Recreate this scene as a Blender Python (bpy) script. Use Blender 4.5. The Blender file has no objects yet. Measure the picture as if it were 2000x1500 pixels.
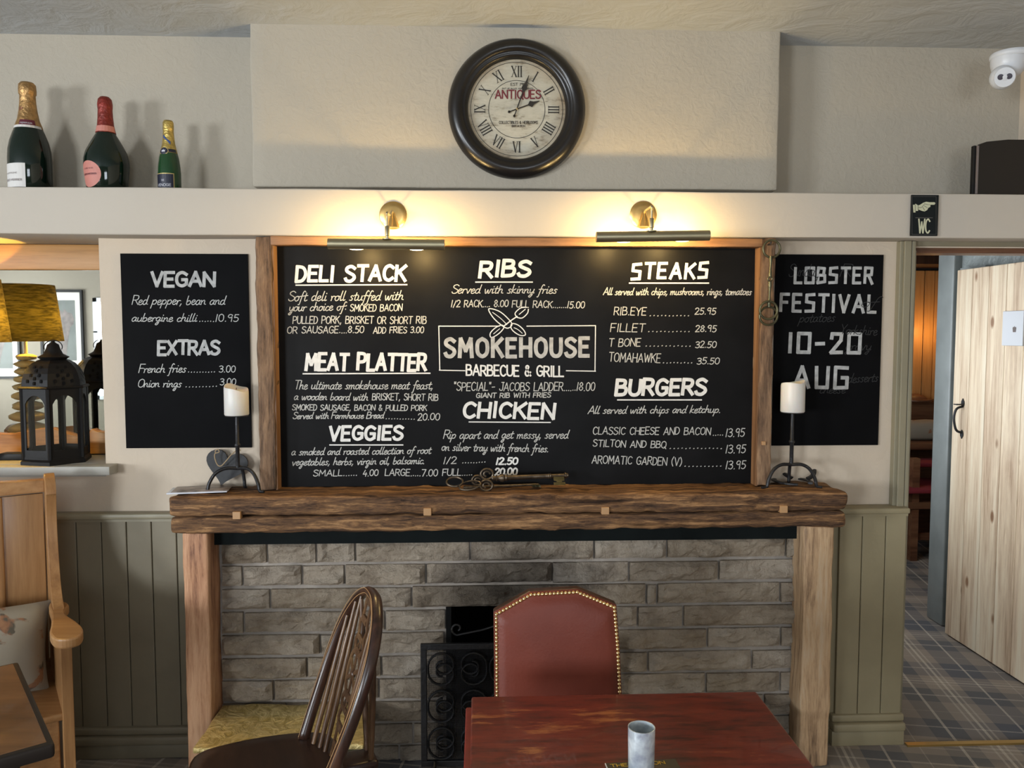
import bpy, math, random
from mathutils import Vector, Matrix, noise as mnoise
random.seed(7)
PI = math.pi; C = bpy.context.scene.collection; D = bpy.data
sc = bpy.context.scene
# ------------------------------------------------------------------ camera
YAW, PITCH, CZ, FPX = 0.04084, -0.06371, 1.65, 1555.0
cy_, sy_, cp_, sp_ = math.cos(YAW), math.sin(YAW), math.cos(PITCH), math.sin(PITCH)
FD = Vector((sy_*cp_, cy_*cp_, sp_)); RT = Vector((cy_, -sy_, 0)); UP = RT.cross(FD)
CAM = Vector((0, 0, CZ))
cd = D.cameras.new('camera'); co = D.objects.new('camera', cd); C.objects.link(co)
cd.lens = FPX/2000*36; cd.sensor_width = 36; cd.clip_start = .05
co.matrix_world = Matrix(((RT.x, UP.x, -FD.x, 0), (RT.y, UP.y, -FD.y, 0), (RT.z, UP.z, -FD.z, CZ), (0, 0, 0, 1)))
sc.camera = co
def P(px, py, Y=None, X=None, Z=None):      # a pixel of the 2000x1500 photo -> a point on a world plane
    d = FD*FPX + RT*(px-1000) - UP*(py-750)
    t = (Y/d.y) if Y is not None else (X/d.x if X is not None else (Z-CZ)/d.z)
    return CAM + d*t
# ------------------------------------------------------------------ view, world, lights
vs = sc.view_settings; vs.view_transform = 'Standard'; vs.look = 'None'; vs.gamma = 1; vs.use_curve_mapping = False
vs.exposure = -.05
w = D.worlds.new('world'); sc.world = w; w.use_nodes = True
w.node_tree.nodes['Background'].inputs[0].default_value = (.62, .74, .9, 1); w.node_tree.nodes['Background'].inputs[1].default_value = .6
def area(name, loc, rot, sx, sy, e, col):
    l = D.lights.new(name, 'AREA'); l.shape = 'RECTANGLE'; l.size = sx; l.size_y = sy; l.energy = e; l.color = col
    o = D.objects.new(name, l); C.objects.link(o); o.location = loc; o.rotation_euler = rot; return o
def point(name, loc, e, col, r=.03):
    l = D.lights.new(name, 'POINT'); l.energy = e; l.color = col; l.shadow_soft_size = r
    o = D.objects.new(name, l); C.objects.link(o); o.location = loc; return o
area('window_daylight', (-4.15, -3.76, 1.45), (PI/2, 0, 0), 1.5, 1.3, 320, (.90, .95, 1))      # outside window_1
area('window_daylight', (.7, -3.76, 1.5), (PI/2, 0, 0), 1.7, 1.2, 80, (.84, .92, 1))         # outside window_2
area('window_daylight', (-6.96, -2.2, 1.5), (PI/2, 0, -PI/2), 1.7, 1.2, 520, (.88, .94, 1))      # outside window_3
area('passage_fill', (1.50, 4.35, 1.5), (PI/2, 0, -PI/2), 1.5, 1.3, 26, (.90, .95, 1))      # added fill light for the pine door, outside window_4
# ------------------------------------------------------------------ material helpers
def nt(name):
    m = D.materials.new(name); m.use_nodes = True; t = m.node_tree; b = t.nodes['Principled BSDF']; return m, t, b
def N(t, typ, **k):
    n = t.nodes.new(typ)
    for a, v in k.items():
        if a in n.inputs: n.inputs[a].default_value = v
        else: setattr(n, a, v)
    return n
def L(t, a, b): t.links.new(a, b)
def ramp(t, src, stops):
    r = t.nodes.new('ShaderNodeValToRGB'); e = r.color_ramp.elements
    e.remove(e[1]); e[0].position = stops[0][0]; e[0].color = (*stops[0][1], 1)
    for p, c in stops[1:]: x = e.new(p); x.color = (*c, 1)
    L(t, src, r.inputs[0]); return r
def coords(t, scale=(1, 1, 1), rot=(0, 0, 0), rnd=True):
    tc = N(t, 'ShaderNodeTexCoord'); mp = N(t, 'ShaderNodeMapping'); mp.inputs['Scale'].default_value = scale; mp.inputs['Rotation'].default_value = rot
    L(t, tc.outputs['Object'], mp.inputs[0])
    if rnd:
        oi = N(t, 'ShaderNodeObjectInfo'); mu = N(t, 'ShaderNodeMath', operation='MULTIPLY'); mu.inputs[1].default_value = 37.0
        L(t, oi.outputs['Random'], mu.inputs[0]); cx = N(t, 'ShaderNodeCombineXYZ')
        for i in range(3): L(t, mu.outputs[0], cx.inputs[i])
        L(t, cx.outputs[0], mp.inputs['Location'])
    return mp.outputs[0]
def bump(t, b, h, strength=.3, dist=.01):
    n = N(t, 'ShaderNodeBump'); n.inputs['Strength'].default_value = strength; n.inputs['Distance'].default_value = dist
    L(t, h, n.inputs['Height']); L(t, n.outputs[0], b.inputs['Normal']); return n
def s2l(c): return tuple((x/255/12.92 if x/255 <= .04045 else ((x/255+.055)/1.055)**2.4) for x in c)
def plain(name, c, rough=.5, metal=0, nz=0, nscale=8, bmp=0, bscale=60, spec=.5, coat=0, **k):
    m, t, b = nt(name); b.inputs['Roughness'].default_value = rough; b.inputs['Metallic'].default_value = metal
    b.inputs['Specular IOR Level'].default_value = spec; b.inputs['Coat Weight'].default_value = coat
    co = coords(t, rnd=False)
    n = N(t, 'ShaderNodeTexNoise', Scale=nscale, Detail=5)
    L(t, co, n.inputs['Vector'])
    r = ramp(t, n.outputs[0], [(.3, tuple(x*(1-nz) for x in c)), (.7, tuple(min(1, x*(1+nz)) for x in c))])
    L(t, r.outputs[0], b.inputs['Base Color'])
    if bmp:
        n2 = N(t, 'ShaderNodeTexNoise', Scale=bscale, Detail=6); L(t, co, n2.inputs['Vector']); bump(t, b, n2.outputs[0], bmp, .01)
    for a, v in k.items(): b.inputs[a.replace('_', ' ')].default_value = v
    return m
def wood(name, cols, axis='X', freq=9, stretch=.06, rough=.6, bmp=.3, knots=0, crack=0, coat=0, var=.15, spec=.4):
    m, t, b = nt(name); b.inputs['Roughness'].default_value = rough; b.inputs['Coat Weight'].default_value = coat; b.inputs['Coat Roughness'].default_value = .25
    b.inputs['Specular IOR Level'].default_value = spec
    s = [1, 1, 1]; s['XYZ'.index(axis)] = stretch
    co = coords(t, s)
    n = N(t, 'ShaderNodeTexNoise', Scale=freq, Detail=7, Roughness=.65, Distortion=.6); L(t, co, n.inputs['Vector'])
    f = N(t, 'ShaderNodeTexNoise', Scale=freq*7, Detail=5, Roughness=.7); L(t, co, f.inputs['Vector'])
    mx = N(t, 'ShaderNodeMath', operation='MULTIPLY_ADD'); mx.inputs[1].default_value = .35; L(t, f.outputs[0], mx.inputs[0])
    m2 = N(t, 'ShaderNodeMath', operation='MULTIPLY'); m2.inputs[1].default_value = .72; L(t, n.outputs[0], m2.inputs[0]); L(t, m2.outputs[0], mx.inputs[2])
    k = len(cols); r = ramp(t, mx.outputs[0], [(.40+.25*i/(k-1), c) for i, c in enumerate(cols)])
    col = r.outputs[0]
    if knots:
        kc = coords(t, (1, 1, 1)); 
        s2 = [knots]*3; s2['XYZ'.index(axis)] = knots*.45
        kc = coords(t, s2); v = N(t, 'ShaderNodeTexVoronoi', Scale=1.0); L(t, kc, v.inputs['Vector'])
        kr = ramp(t, v.outputs['Distance'], [(0, (.18, .08, .04)), (.07, (.3, .15, .07)), (.13, (1, 1, 1))])
        mm = N(t, 'ShaderNodeMix', data_type='RGBA', blend_type='MULTIPLY'); mm.inputs[0].default_value = .85
        L(t, col, mm.inputs[6]); L(t, kr.outputs[0], mm.inputs[7]); col = mm.outputs[2]
    if crack:
        s3 = [1, 1, 1]; s3['XYZ'.index(axis)] = .09
        cc = coords(t, s3); cn = N(t, 'ShaderNodeTexNoise', Scale=crack, Detail=3, Roughness=.6, Distortion=.3); L(t, cc, cn.inputs['Vector'])
        cr = ramp(t, cn.outputs[0], [(.30, (.10, .08, .06)), (.38, (.75, .72, .7)), (.45, (1, 1, 1))])
        mm = N(t, 'ShaderNodeMix', data_type='RGBA', blend_type='MULTIPLY'); mm.inputs[0].default_value = .9
        L(t, col, mm.inputs[6]); L(t, cr.outputs[0], mm.inputs[7]); col = mm.outputs[2]
    if var:
        oi = N(t, 'ShaderNodeObjectInfo'); mr = N(t, 'ShaderNodeMapRange'); mr.inputs[3].default_value = 1-var; mr.inputs[4].default_value = 1+var
        L(t, oi.outputs['Random'], mr.inputs[0]); hs = N(t, 'ShaderNodeHueSaturation'); L(t, mr.outputs[0], hs.inputs['Value']); L(t, col, hs.inputs['Color']); col = hs.outputs[0]
    L(t, col, b.inputs['Base Color']); bump(t, b, mx.outputs[0], bmp, .006)
    return m
M = {}
def plaster(name, c, bmp, sc_, nz=.04, dist=.02):
    m, t, b = nt(name); b.inputs['Roughness'].default_value = .85; b.inputs['Specular IOR Level'].default_value = .2
    co = coords(t, rnd=False)
    n = N(t, 'ShaderNodeTexNoise', Scale=1.7, Detail=4); L(t, co, n.inputs['Vector'])
    r = ramp(t, n.outputs[0], [(.3, tuple(x*(1-nz) for x in c)), (.7, tuple(x*(1+nz) for x in c))]); L(t, r.outputs[0], b.inputs['Base Color'])
    n2 = N(t, 'ShaderNodeTexNoise', Scale=sc_, Detail=5, Roughness=.6, Distortion=.8); L(t, co, n2.inputs['Vector']); bump(t, b, n2.outputs[0], bmp, dist)
    return m
M['wall'] = plaster('cream_plaster', (.55, .465, .365), .18, 14)
M['farwall'] = plaster('shaded_plaster', (.22, .195, .155), .1, 14)  # plaster darkened to cut bounced light and dim the mirror reflection
M['upper'] = plaster('upper_plaster', (.40, .362, .295), .22, 34)  # darker than the wall below, standing in for weaker light up there
M['beam'] = plaster('beam_paint', (.50, .452, .385), .08, 9, .02)
M['ceil'] = plaster('ceiling_artex', (.47, .50, .525), .3, 7, .05, .03)
M['white'] = plain('white_plastic', (.60, .62, .65), .35)
M['sage'] = plain('sage_paint', (.205, .178, .12), .5, nz=.06, bmp=.12, bscale=20, spec=.4)
M['sagelight'] = plain('sage_trim_paint', (.24, .215, .145), .45, nz=.05, bmp=.15, bscale=18)
M['bluegrey'] = plain('grey_gloss_paint', (.21, .23, .225), .35, nz=.12, bmp=.2, bscale=9)
M['bumpy'] = plain('textured_wallpaper', (.26, .29, .285), .28, nz=.1, bmp=.9, bscale=26)
M['sill'] = plain('sill_paint', (.36, .35, .31), .5, nz=.06, bmp=.1, bscale=20)
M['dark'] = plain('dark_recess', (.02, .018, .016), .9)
M['soot'] = plain('sooty_iron', (.008, .008, .008), .95, spec=.1)
M['board'] = plain('blackboard_paint', (.0055, .0055, .006), .40, nz=.35, nscale=5, bmp=.10, bscale=4, spec=.09)
M['poster'] = plain('blackboard_vinyl', (.0055, .0055, .006), .5, nz=.2, nscale=4, spec=.02)
M['chalk'] = plain('chalk_marker', (.68, .68, .66), .7, nz=.1, nscale=60)
M['chalkdim'] = plain('chalk_marker_thin', (.44, .44, .42), .8, nz=.15, nscale=60)
M['chalkgrey'] = plain('chalk_marker_grey', (.40, .40, .39), .8, nz=.25, nscale=45)
M['ghost'] = plain('rubbed_chalk', (.018, .018, .019), .8)
M['iron'] = plain('black_iron', (.022, .022, .024), .42, metal=.4, bmp=.25, bscale=90)
M['blackgloss'] = plain('black_gloss', (.007, .006, .006), .3, spec=.5)
M['blackmatt'] = plain('black_matt', (.0055, .005, .005), .5, spec=.25)
M['brass'] = plain('brushed_brass', (.62, .42, .16), .33, metal=1, nz=.1, nscale=40)
M['antbrass'] = plain('antique_brass', (.42, .37, .24), .42, metal=1, nz=.08)
M['bronze'] = plain('dull_bronze', (.10, .095, .055), .42, metal=.75, nz=.35, nscale=30, bmp=.2)
M['keyiron'] = plain('aged_key_iron', (.11, .085, .06), .42, metal=.8, nz=.4, nscale=50, bmp=.2)
M['goldnail'] = plain('brass_nail', (.80, .60, .30), .28, metal=1)
M['leather'] = plain('oxblood_leather', (.15, .032, .018), .45, nz=.2, nscale=3, bmp=.08, bscale=140, spec=.28)
M['wax'] = plain('candle_wax', (.66, .63, .58), .4, Subsurface_Weight=.25, Subsurface_Scale=.02)
M['slate'] = plain('slate', (.012, .0125, .014), .6, nz=.25, nscale=12, bmp=.2, bscale=30)
M['twine'] = plain('twine', (.33, .24, .14), .9)
M['mortar'] = plain('mortar', (.30, .265, .23), .95, nz=.2, nscale=14, bmp=.4, bscale=60, spec=.1)
M['greenboard'] = plain('dark_green_slate', (.006, .008, .008), .85, spec=.1, nz=.2)
M['glassgreen'] = plain('dark_green_bottle_glass', (.003, .010, .006), .07, spec=.6)
M['glassgreen2'] = plain('green_bottle_glass', (.012, .05, .016), .07, spec=.6)
M['goldfoil'] = plain('gold_foil', (.42, .25, .10), .42, metal=.8, nz=.25, nscale=60, bmp=.5, bscale=90)
M['goldfoil2'] = plain('yellow_gold_foil', (.50, .37, .11), .38, metal=.8, nz=.2, nscale=60, bmp=.5, bscale=90)
M['redfoil'] = plain('red_foil', (.20, .022, .014), .42, metal=.35, nz=.3, nscale=60, bmp=.5, bscale=90)
M['pinkpaper'] = plain('pink_label_paper', (.50, .19, .15), .6)
M['paper'] = plain('white_label_paper', (.62, .60, .57), .6)
M['maroon'] = plain('maroon_paper', (.10, .012, .022), .6)
M['navy'] = plain('navy_label', (.010, .012, .028), .45)
M['blueribbon'] = plain('blue_ribbon', (.025, .07, .24), .5)
M['goldink'] = plain('gold_ink', (.55, .42, .16), .4, metal=.5)
M['inkgrey'] = plain('grey_ink', (.16, .13, .12), .7)
M['inkred'] = plain('red_ink', (.16, .02, .03), .7)
M['inkblack'] = plain('black_ink', (.02, .016, .014), .7)
M['inkpale'] = plain('pale_ink', (.55, .55, .60), .6)
M['signink'] = plain('cream_ink', (.52, .52, .36), .6)
M['signgrey'] = plain('grey_ink_line', (.07, .065, .06), .6)
M['signdark'] = plain('dark_sign_enamel', (.008, .011, .012), .5, spec=.15)
M['mat'] = plain('picture_mount', (.55, .53, .48), .8)
M['photo'] = plain('photo_grey_green', (.09, .10, .09), .6, nz=.3, nscale=3)
M['animal'] = plain('photo_animal_brown', (.11, .09, .08), .6, nz=.35, nscale=12)
M['stone_lamp'] = plain('pebble', (.50, .40, .22), .7, nz=.15, nscale=10, bmp=.1)
M['mirror'] = plain('mirror_glass', (.60, .61, .58), .012, metal=1)
M['redseat'] = plain('red_seat_cloth', (.22, .02, .03), .8)
M['magcover'] = plain('magazine_cover', (.20, .17, .16), .35, nz=.8, nscale=22)
M['pages'] = plain('white_pages', (.62, .66, .74), .5)
M['flyer'] = plain('black_flyer', (.012, .012, .014), .4)
M['flyertext'] = plain('yellow_print', (.65, .42, .03), .5)
M['strip'] = plain('brass_threshold', (.45, .30, .10), .35, metal=.8)
M['inlay'] = plain('pale_inlay', (.42, .24, .11), .35)
M['timber'] = wood('weathered_timber', [(.022, .013, .009), (.085, .046, .026), (.175, .092, .043), (.38, .21, .095)], 'X', 36, .085, .75, 1, crack=20, var=.06, spec=.2)
M['timberv'] = wood('weathered_timber_upright', [(.05, .032, .02), (.14, .085, .052), (.22, .135, .08), (.32, .20, .115)], 'Z', 20, .10, .75, .8, crack=14, var=.06, spec=.2)
M['timberwarm'] = wood('warm_sawn_timber', [(.12, .06, .028), (.24, .12, .055), (.34, .18, .08)], 'X', 14, .06, .6, .3, var=.05)
M['timberwarmv'] = wood('warm_sawn_timber_upright', [(.10, .05, .024), (.20, .10, .045), (.28, .15, .07)], 'Z', 14, .06, .6, .3, var=.05)
M['postL'] = wood('orange_pine_post', [(.16, .065, .032), (.38, .185, .095), (.50, .27, .145), (.60, .35, .20)], 'Z', 17, .10, .6, .35, var=.05)
M['postR'] = wood('pale_oak_post', [(.14, .085, .048), (.34, .215, .12), (.50, .335, .19), (.52, .39, .26)], 'Z', 16, .09, .65, .4, var=.05)
M['pine'] = wood('raw_pine', [(.42, .29, .19), (.60, .46, .32), (.74, .61, .44), (.78, .69, .53)], 'Z', 12, .05, .5, .05, knots=7.5, var=.10)
M['settle'] = wood('waxed_pine', [(.17, .078, .026), (.28, .14, .052), (.37, .20, .08)], 'Z', 7, .06, .38, .08, knots=6, coat=.25, var=.08)
M['settlex'] = wood('waxed_pine_rail', [(.18, .085, .028), (.30, .15, .055), (.38, .21, .085)], 'X', 7, .06, .38, .08, coat=.25, var=.08)
M['mirrorframe'] = wood('honey_pine_frame', [(.28, .13, .035), (.42, .21, .06), (.50, .27, .09)], 'X', 8, .06, .45, .1, var=.05)
M['clad'] = wood('varnished_cladding', [(.36, .18, .06), (.50, .27, .10), (.58, .34, .14)], 'Z', 8, .05, .4, .08, var=.06)
M['darkwood'] = wood('dark_polished_wood', [(.020, .009, .006), (.042, .018, .011), (.075, .033, .018)], 'Z', 12, .08, .28, .08, coat=.35, var=.0)
M['seatwood'] = wood('dark_seat_wood', [(.020, .010, .008), (.030, .015, .011), (.045, .022, .015)], 'X', 9, .08, .33, .08, coat=.2, var=0)
M['lightspindle'] = wood('worn_brown_wood', [(.045, .022, .012), (.10, .05, .024), (.18, .10, .045)], 'Z', 14, .08, .35, .1, coat=.2, var=.15)
M['bench'] = wood('bench_wood', [(.08, .035, .018), (.16, .07, .035), (.22, .11, .055)], 'X', 9, .06, .45, .08)
# mahogany table: red with rubbed pale streaks along X
def m_redtable():
    m, t, b = nt('rubbed_red_table'); b.inputs['Roughness'].default_value = .33; b.inputs['Coat Weight'].default_value = .15
    co = coords(t, (.18, 1, 1), rnd=False)
    n = N(t, 'ShaderNodeTexNoise', Scale=34, Detail=8, Roughness=.72); L(t, co, n.inputs['Vector'])
    c2 = coords(t, (.5, 1, 1), rnd=False); g = N(t, 'ShaderNodeTexNoise', Scale=11, Detail=5); L(t, c2, g.inputs['Vector'])
    r = ramp(t, n.outputs[0], [(.36, (.055, .012, .009)), (.5, (.16, .022, .013)), (.66, (.24, .036, .018))])
    a = N(t, 'ShaderNodeMath', operation='MULTIPLY'); L(t, n.outputs[0], a.inputs[0]); L(t, g.outputs[0], a.inputs[1])
    k = ramp(t, a.outputs[0], [(.345, (0, 0, 0)), (.42, (.75, .75, .75))])
    mx = N(t, 'ShaderNodeMix', data_type='RGBA'); L(t, k.outputs[0], mx.inputs[0]); L(t, r.outputs[0], mx.inputs[6]); mx.inputs[7].default_value = (.50, .19, .06, 1)
    L(t, mx.outputs[2], b.inputs['Base Color']); bump(t, b, n.outputs[0], .08, .004); return m
M['redtable'] = m_redtable()
M['rededge'] = plain('red_paint_edge', (.22, .025, .018), .45, nz=.2, nscale=30)
def m_lefttable():
    m, t, b = nt('brown_table_top'); b.inputs['Roughness'].default_value = .33; b.inputs['Coat Weight'].default_value = .2
    co = coords(t, (.2, 1, 1), rnd=False)
    n = N(t, 'ShaderNodeTexNoise', Scale=14, Detail=6, Roughness=.6); L(t, co, n.inputs['Vector'])
    r = ramp(t, n.outputs[0], [(.3, (.13, .06, .022)), (.7, (.28, .135, .05))]); L(t, r.outputs[0], b.inputs['Base Color']); return m
M['lefttable'] = m_lefttable()
M['tableedge'] = plain('black_table_edge', (.014, .010, .008), .45)
def m_stone():
    m, t, b = nt('pitched_sandstone'); b.inputs['Roughness'].default_value = .9; b.inputs['Specular IOR Level'].default_value = .15
    co = coords(t)
    n = N(t, 'ShaderNodeTexNoise', Scale=9, Detail=8, Roughness=.65); L(t, co, n.inputs['Vector'])
    r = ramp(t, n.outputs[0], [(.25, (.30, .24, .18)), (.5, (.52, .44, .35)), (.75, (.68, .60, .50))])
    oi = N(t, 'ShaderNodeObjectInfo'); rr = ramp(t, oi.outputs['Random'], [(0, (.80, .76, .70)), (.5, (.95, .93, .90)), (1, (1.0, 1.0, 1.0))])
    mm = N(t, 'ShaderNodeMix', data_type='RGBA', blend_type='MULTIPLY'); mm.inputs[0].default_value = 1; L(t, r.outputs[0], mm.inputs[6]); L(t, rr.outputs[0], mm.inputs[7])
    # soot stain above the fire opening (a deposit on the stone itself)
    tc = N(t, 'ShaderNodeTexCoord'); mp = N(t, 'ShaderNodeMapping'); mp.inputs['Scale'].default_value = (1/.62, 0.01, 1/.30); mp.vector_type = 'POINT'
    cen = P(1010, 1150, Y=3.0); base = (0.1, 2.98, 0)
    mp.inputs['Location'].default_value = (-(cen.x-base[0])/.62, 0, -(cen.z-base[2])/.30); L(t, tc.outputs['Object'], mp.inputs[0])
    ln = N(t, 'ShaderNodeVectorMath', operation='LENGTH'); L(t, mp.outputs[0], ln.inputs[0])
    ad = N(t, 'ShaderNodeMath', operation='MULTIPLY_ADD'); ad.inputs[1].default_value = .6; L(t, n.outputs[0], ad.inputs[0]); L(t, ln.outputs['Value'], ad.inputs[2])
    so = ramp(t, ad.outputs[0], [(.30, (.22, .23, .25)), (.75, (.55, .56, .58)), (1.0, (1, 1, 1))])
    m3 = N(t, 'ShaderNodeMix', data_type='RGBA', blend_type='MULTIPLY'); m3.inputs[0].default_value = 1; L(t, mm.outputs[2], m3.inputs[6]); L(t, so.outputs[0], m3.inputs[7])
    L(t, m3.outputs[2], b.inputs['Base Color'])
    f = N(t, 'ShaderNodeTexNoise', Scale=30, Detail=8, Roughness=.72); L(t, co, f.inputs['Vector']); bump(t, b, f.outputs[0], 1, .035); return m
M['stone'] = m_stone()
def m_clockface():
    m, t, b = nt('clock_paper'); b.inputs['Roughness'].default_value = .5
    co = coords(t, (.35, 1, 1), rnd=False); n = N(t, 'ShaderNodeTexNoise', Scale=40, Detail=6, Roughness=.7); L(t, co, n.inputs['Vector'])
    r = ramp(t, n.outputs[0], [(.33, (.22, .19, .14)), (.45, (.46, .43, .36)), (.7, (.56, .53, .45))])
    c2 = coords(t, rnd=False); ln = N(t, 'ShaderNodeVectorMath', operation='LENGTH')
    mp = N(t, 'ShaderNodeMapping'); mp.inputs['Scale'].default_value = (1, 0, 1); L(t, c2, mp.inputs[0]); L(t, mp.outputs[0], ln.inputs[0])
    n3 = N(t, 'ShaderNodeTexNoise', Scale=9, Detail=4); L(t, c2, n3.inputs['Vector'])
    ad = N(t, 'ShaderNodeMath', operation='MULTIPLY_ADD'); ad.inputs[1].default_value = .14; L(t, n3.outputs[0], ad.inputs[0]); L(t, ln.outputs['Value'], ad.inputs[2])
    e = ramp(t, ad.outputs[0], [(.20, (1, 1, 1)), (.30, (.62, .44, .27))])
    mm = N(t, 'ShaderNodeMix', data_type='RGBA', blend_type='MULTIPLY'); mm.inputs[0].default_value = 1; L(t, r.outputs[0], mm.inputs[6]); L(t, e.outputs[0], mm.inputs[7]); L(t, mm.outputs[2], b.inputs['Base Color']); return m
M['clockface'] = m_clockface()
def m_carpet():
    m, t, b = nt('tartan_carpet'); b.inputs['Roughness'].default_value = .95; b.inputs['Specular IOR Level'].default_value = .1
    co = coords(t, (1, 1, 1), (0, 0, R(11)), rnd=False); sx = N(t, 'ShaderNodeSeparateXYZ'); L(t, co, sx.inputs[0])
    out = []
    for i in (0, 1):
        a = N(t, 'ShaderNodeMath', operation='MULTIPLY'); a.inputs[1].default_value = 1/.62 if i == 0 else 1/.62; L(t, sx.outputs[i], a.inputs[0])
        f = N(t, 'ShaderNodeMath', operation='FRACT'); L(t, a.outputs[0], f.inputs[0])
        r = ramp(t, f.outputs[0], [(0, (.15, .145, .14)), (.22, (.32, .27, .22)), (.46, (.13, .13, .14)), (.72, (.28, .24, .20))]); r.color_ramp.interpolation = 'CONSTANT'
        ln = ramp(t, f.outputs[0], [(0, (0, 0, 0)), (.10, (1, 1, 1)), (.118, (0, 0, 0)), (.30, (.6, .6, .6)), (.315, (0, 0, 0)), (.34, (1, 1, 1)), (.36, (0, 0, 0)), (.385, (.6, .6, .6)), (.40, (0, 0, 0)), (.60, (1, 1, 1)), (.617, (0, 0, 0)), (.84, (.5, .5, .5)), (.85, (0, 0, 0))]); ln.color_ramp.interpolation = 'CONSTANT'
        out.append((r, ln))
    mx = N(t, 'ShaderNodeMix', data_type='RGBA'); mx.inputs[0].default_value = .5; L(t, out[0][0].outputs[0], mx.inputs[6]); L(t, out[1][0].outputs[0], mx.inputs[7])
    ad = N(t, 'ShaderNodeMix', data_type='RGBA', blend_type='ADD'); ad.inputs[0].default_value = .6; L(t, out[0][1].outputs[0], ad.inputs[6]); L(t, out[1][1].outputs[0], ad.inputs[7])
    n = N(t, 'ShaderNodeTexNoise', Scale=220, Detail=3); L(t, co, n.inputs['Vector'])
    a2 = N(t, 'ShaderNodeMath', operation='MULTIPLY'); L(t, ad.outputs[2], a2.inputs[0]); L(t, n.outputs[0], a2.inputs[1])
    m3 = N(t, 'ShaderNodeMix', data_type='RGBA'); L(t, a2.outputs[0], m3.inputs[0]); L(t, mx.outputs[2], m3.inputs[6]); m3.inputs[7].default_value = (.62, .55, .45, 1)
    L(t, m3.outputs[2], b.inputs['Base Color']); bump(t, b, n.outputs[0], .4, .004); return m
def R(d): return math.radians(d)
M['carpet'] = m_carpet()
def m_brasssheet():
    m, t, b = nt('embossed_brass_sheet'); b.inputs['Metallic'].default_value = .6; b.inputs['Roughness'].default_value = .42
    co = coords(t, (1, 1, 1), rnd=False); n = N(t, 'ShaderNodeTexNoise', Scale=16, Detail=6, Roughness=.6, Distortion=2.5); L(t, co, n.inputs['Vector'])
    r = ramp(t, n.outputs[0], [(.35, (.50, .38, .13)), (.65, (.85, .70, .34))]); L(t, r.outputs[0], b.inputs['Base Color']); bump(t, b, n.outputs[0], .9, .015); return m
M['brasssheet'] = m_brasssheet()
def m_cushion():
    m, t, b = nt('printed_linen'); b.inputs['Roughness'].default_value = .95
    co = coords(t, (1, 1, 1), rnd=False); n = N(t, 'ShaderNodeTexNoise', Scale=11, Detail=4, Distortion=.7); L(t, co, n.inputs['Vector'])
    n2 = N(t, 'ShaderNodeTexNoise', Scale=26, Detail=4); L(t, co, n2.inputs['Vector'])
    r2 = ramp(t, n2.outputs[0], [(.42, (.05, .045, .03)), (.5, (.24, .09, .035)), (.58, (.30, .13, .05))])
    k = ramp(t, n.outputs[0], [(.60, (0, 0, 0)), (.64, (.8, .8, .8))])
    mx = N(t, 'ShaderNodeMix', data_type='RGBA'); L(t, k.outputs[0], mx.inputs[0]); mx.inputs[6].default_value = (.30, .27, .215, 1); L(t, r2.outputs[0], mx.inputs[7])
    L(t, mx.outputs[2], b.inputs['Base Color']); return m
M['linen'] = m_cushion()
def m_shade():
    m, t, b = nt('hessian_shade'); out = t.nodes['Material Output']
    co = coords(t, (1, 1, 6), rnd=False); n = N(t, 'ShaderNodeTexNoise', Scale=26, Detail=4); L(t, co, n.inputs['Vector'])
    r = ramp(t, n.outputs[0], [(.35, (.020, .017, .006)), (.65, (.070, .058, .022))]); L(t, r.outputs[0], b.inputs['Base Color']); b.inputs['Roughness'].default_value = .9
    tr = N(t, 'ShaderNodeBsdfTranslucent'); L(t, r.outputs[0], tr.inputs[0]); mx = N(t, 'ShaderNodeMixShader'); mx.inputs[0].default_value = .4
    L(t, b.outputs[0], mx.inputs[1]); L(t, tr.outputs[0], mx.inputs[2]); L(t, mx.outputs[0], out.inputs[0]); return m
M['shade'] = m_shade()
def m_glass(name, tint, mix, rough=.03):
    m, t, b = nt(name); out = t.nodes['Material Output']; g = N(t, 'ShaderNodeBsdfGlossy'); g.inputs['Roughness'].default_value = rough
    tr = N(t, 'ShaderNodeBsdfTransparent'); tr.inputs[0].default_value = (*tint, 1); mx = N(t, 'ShaderNodeMixShader')
    fr = N(t, 'ShaderNodeLayerWeight'); fr.inputs[0].default_value = mix; L(t, fr.outputs['Facing'], mx.inputs[0])
    L(t, tr.outputs[0], mx.inputs[1]); L(t, g.outputs[0], mx.inputs[2]); L(t, mx.outputs[0], out.inputs[0]); return m
M['pane'] = m_glass('clear_pane', (.95, .96, .95), .12)
M['mercury'] = plain('mercury_glass', (.62, .70, .84), .22, metal=.35, nz=.45, nscale=28, bmp=.3, bscale=30, spec=.8)
def m_emit(name, c, s):
    m, t, b = nt(name); b.inputs['Emission Color'].default_value = (*c, 1); b.inputs['Emission Strength'].default_value = s; b.inputs['Base Color'].default_value = (*c, 1); return m
M['bulb'] = m_emit('lit_bulb', (1, .80, .45), 14)
M['lens'] = plain('dark_lens', (.02, .01, .02), .1)
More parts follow.
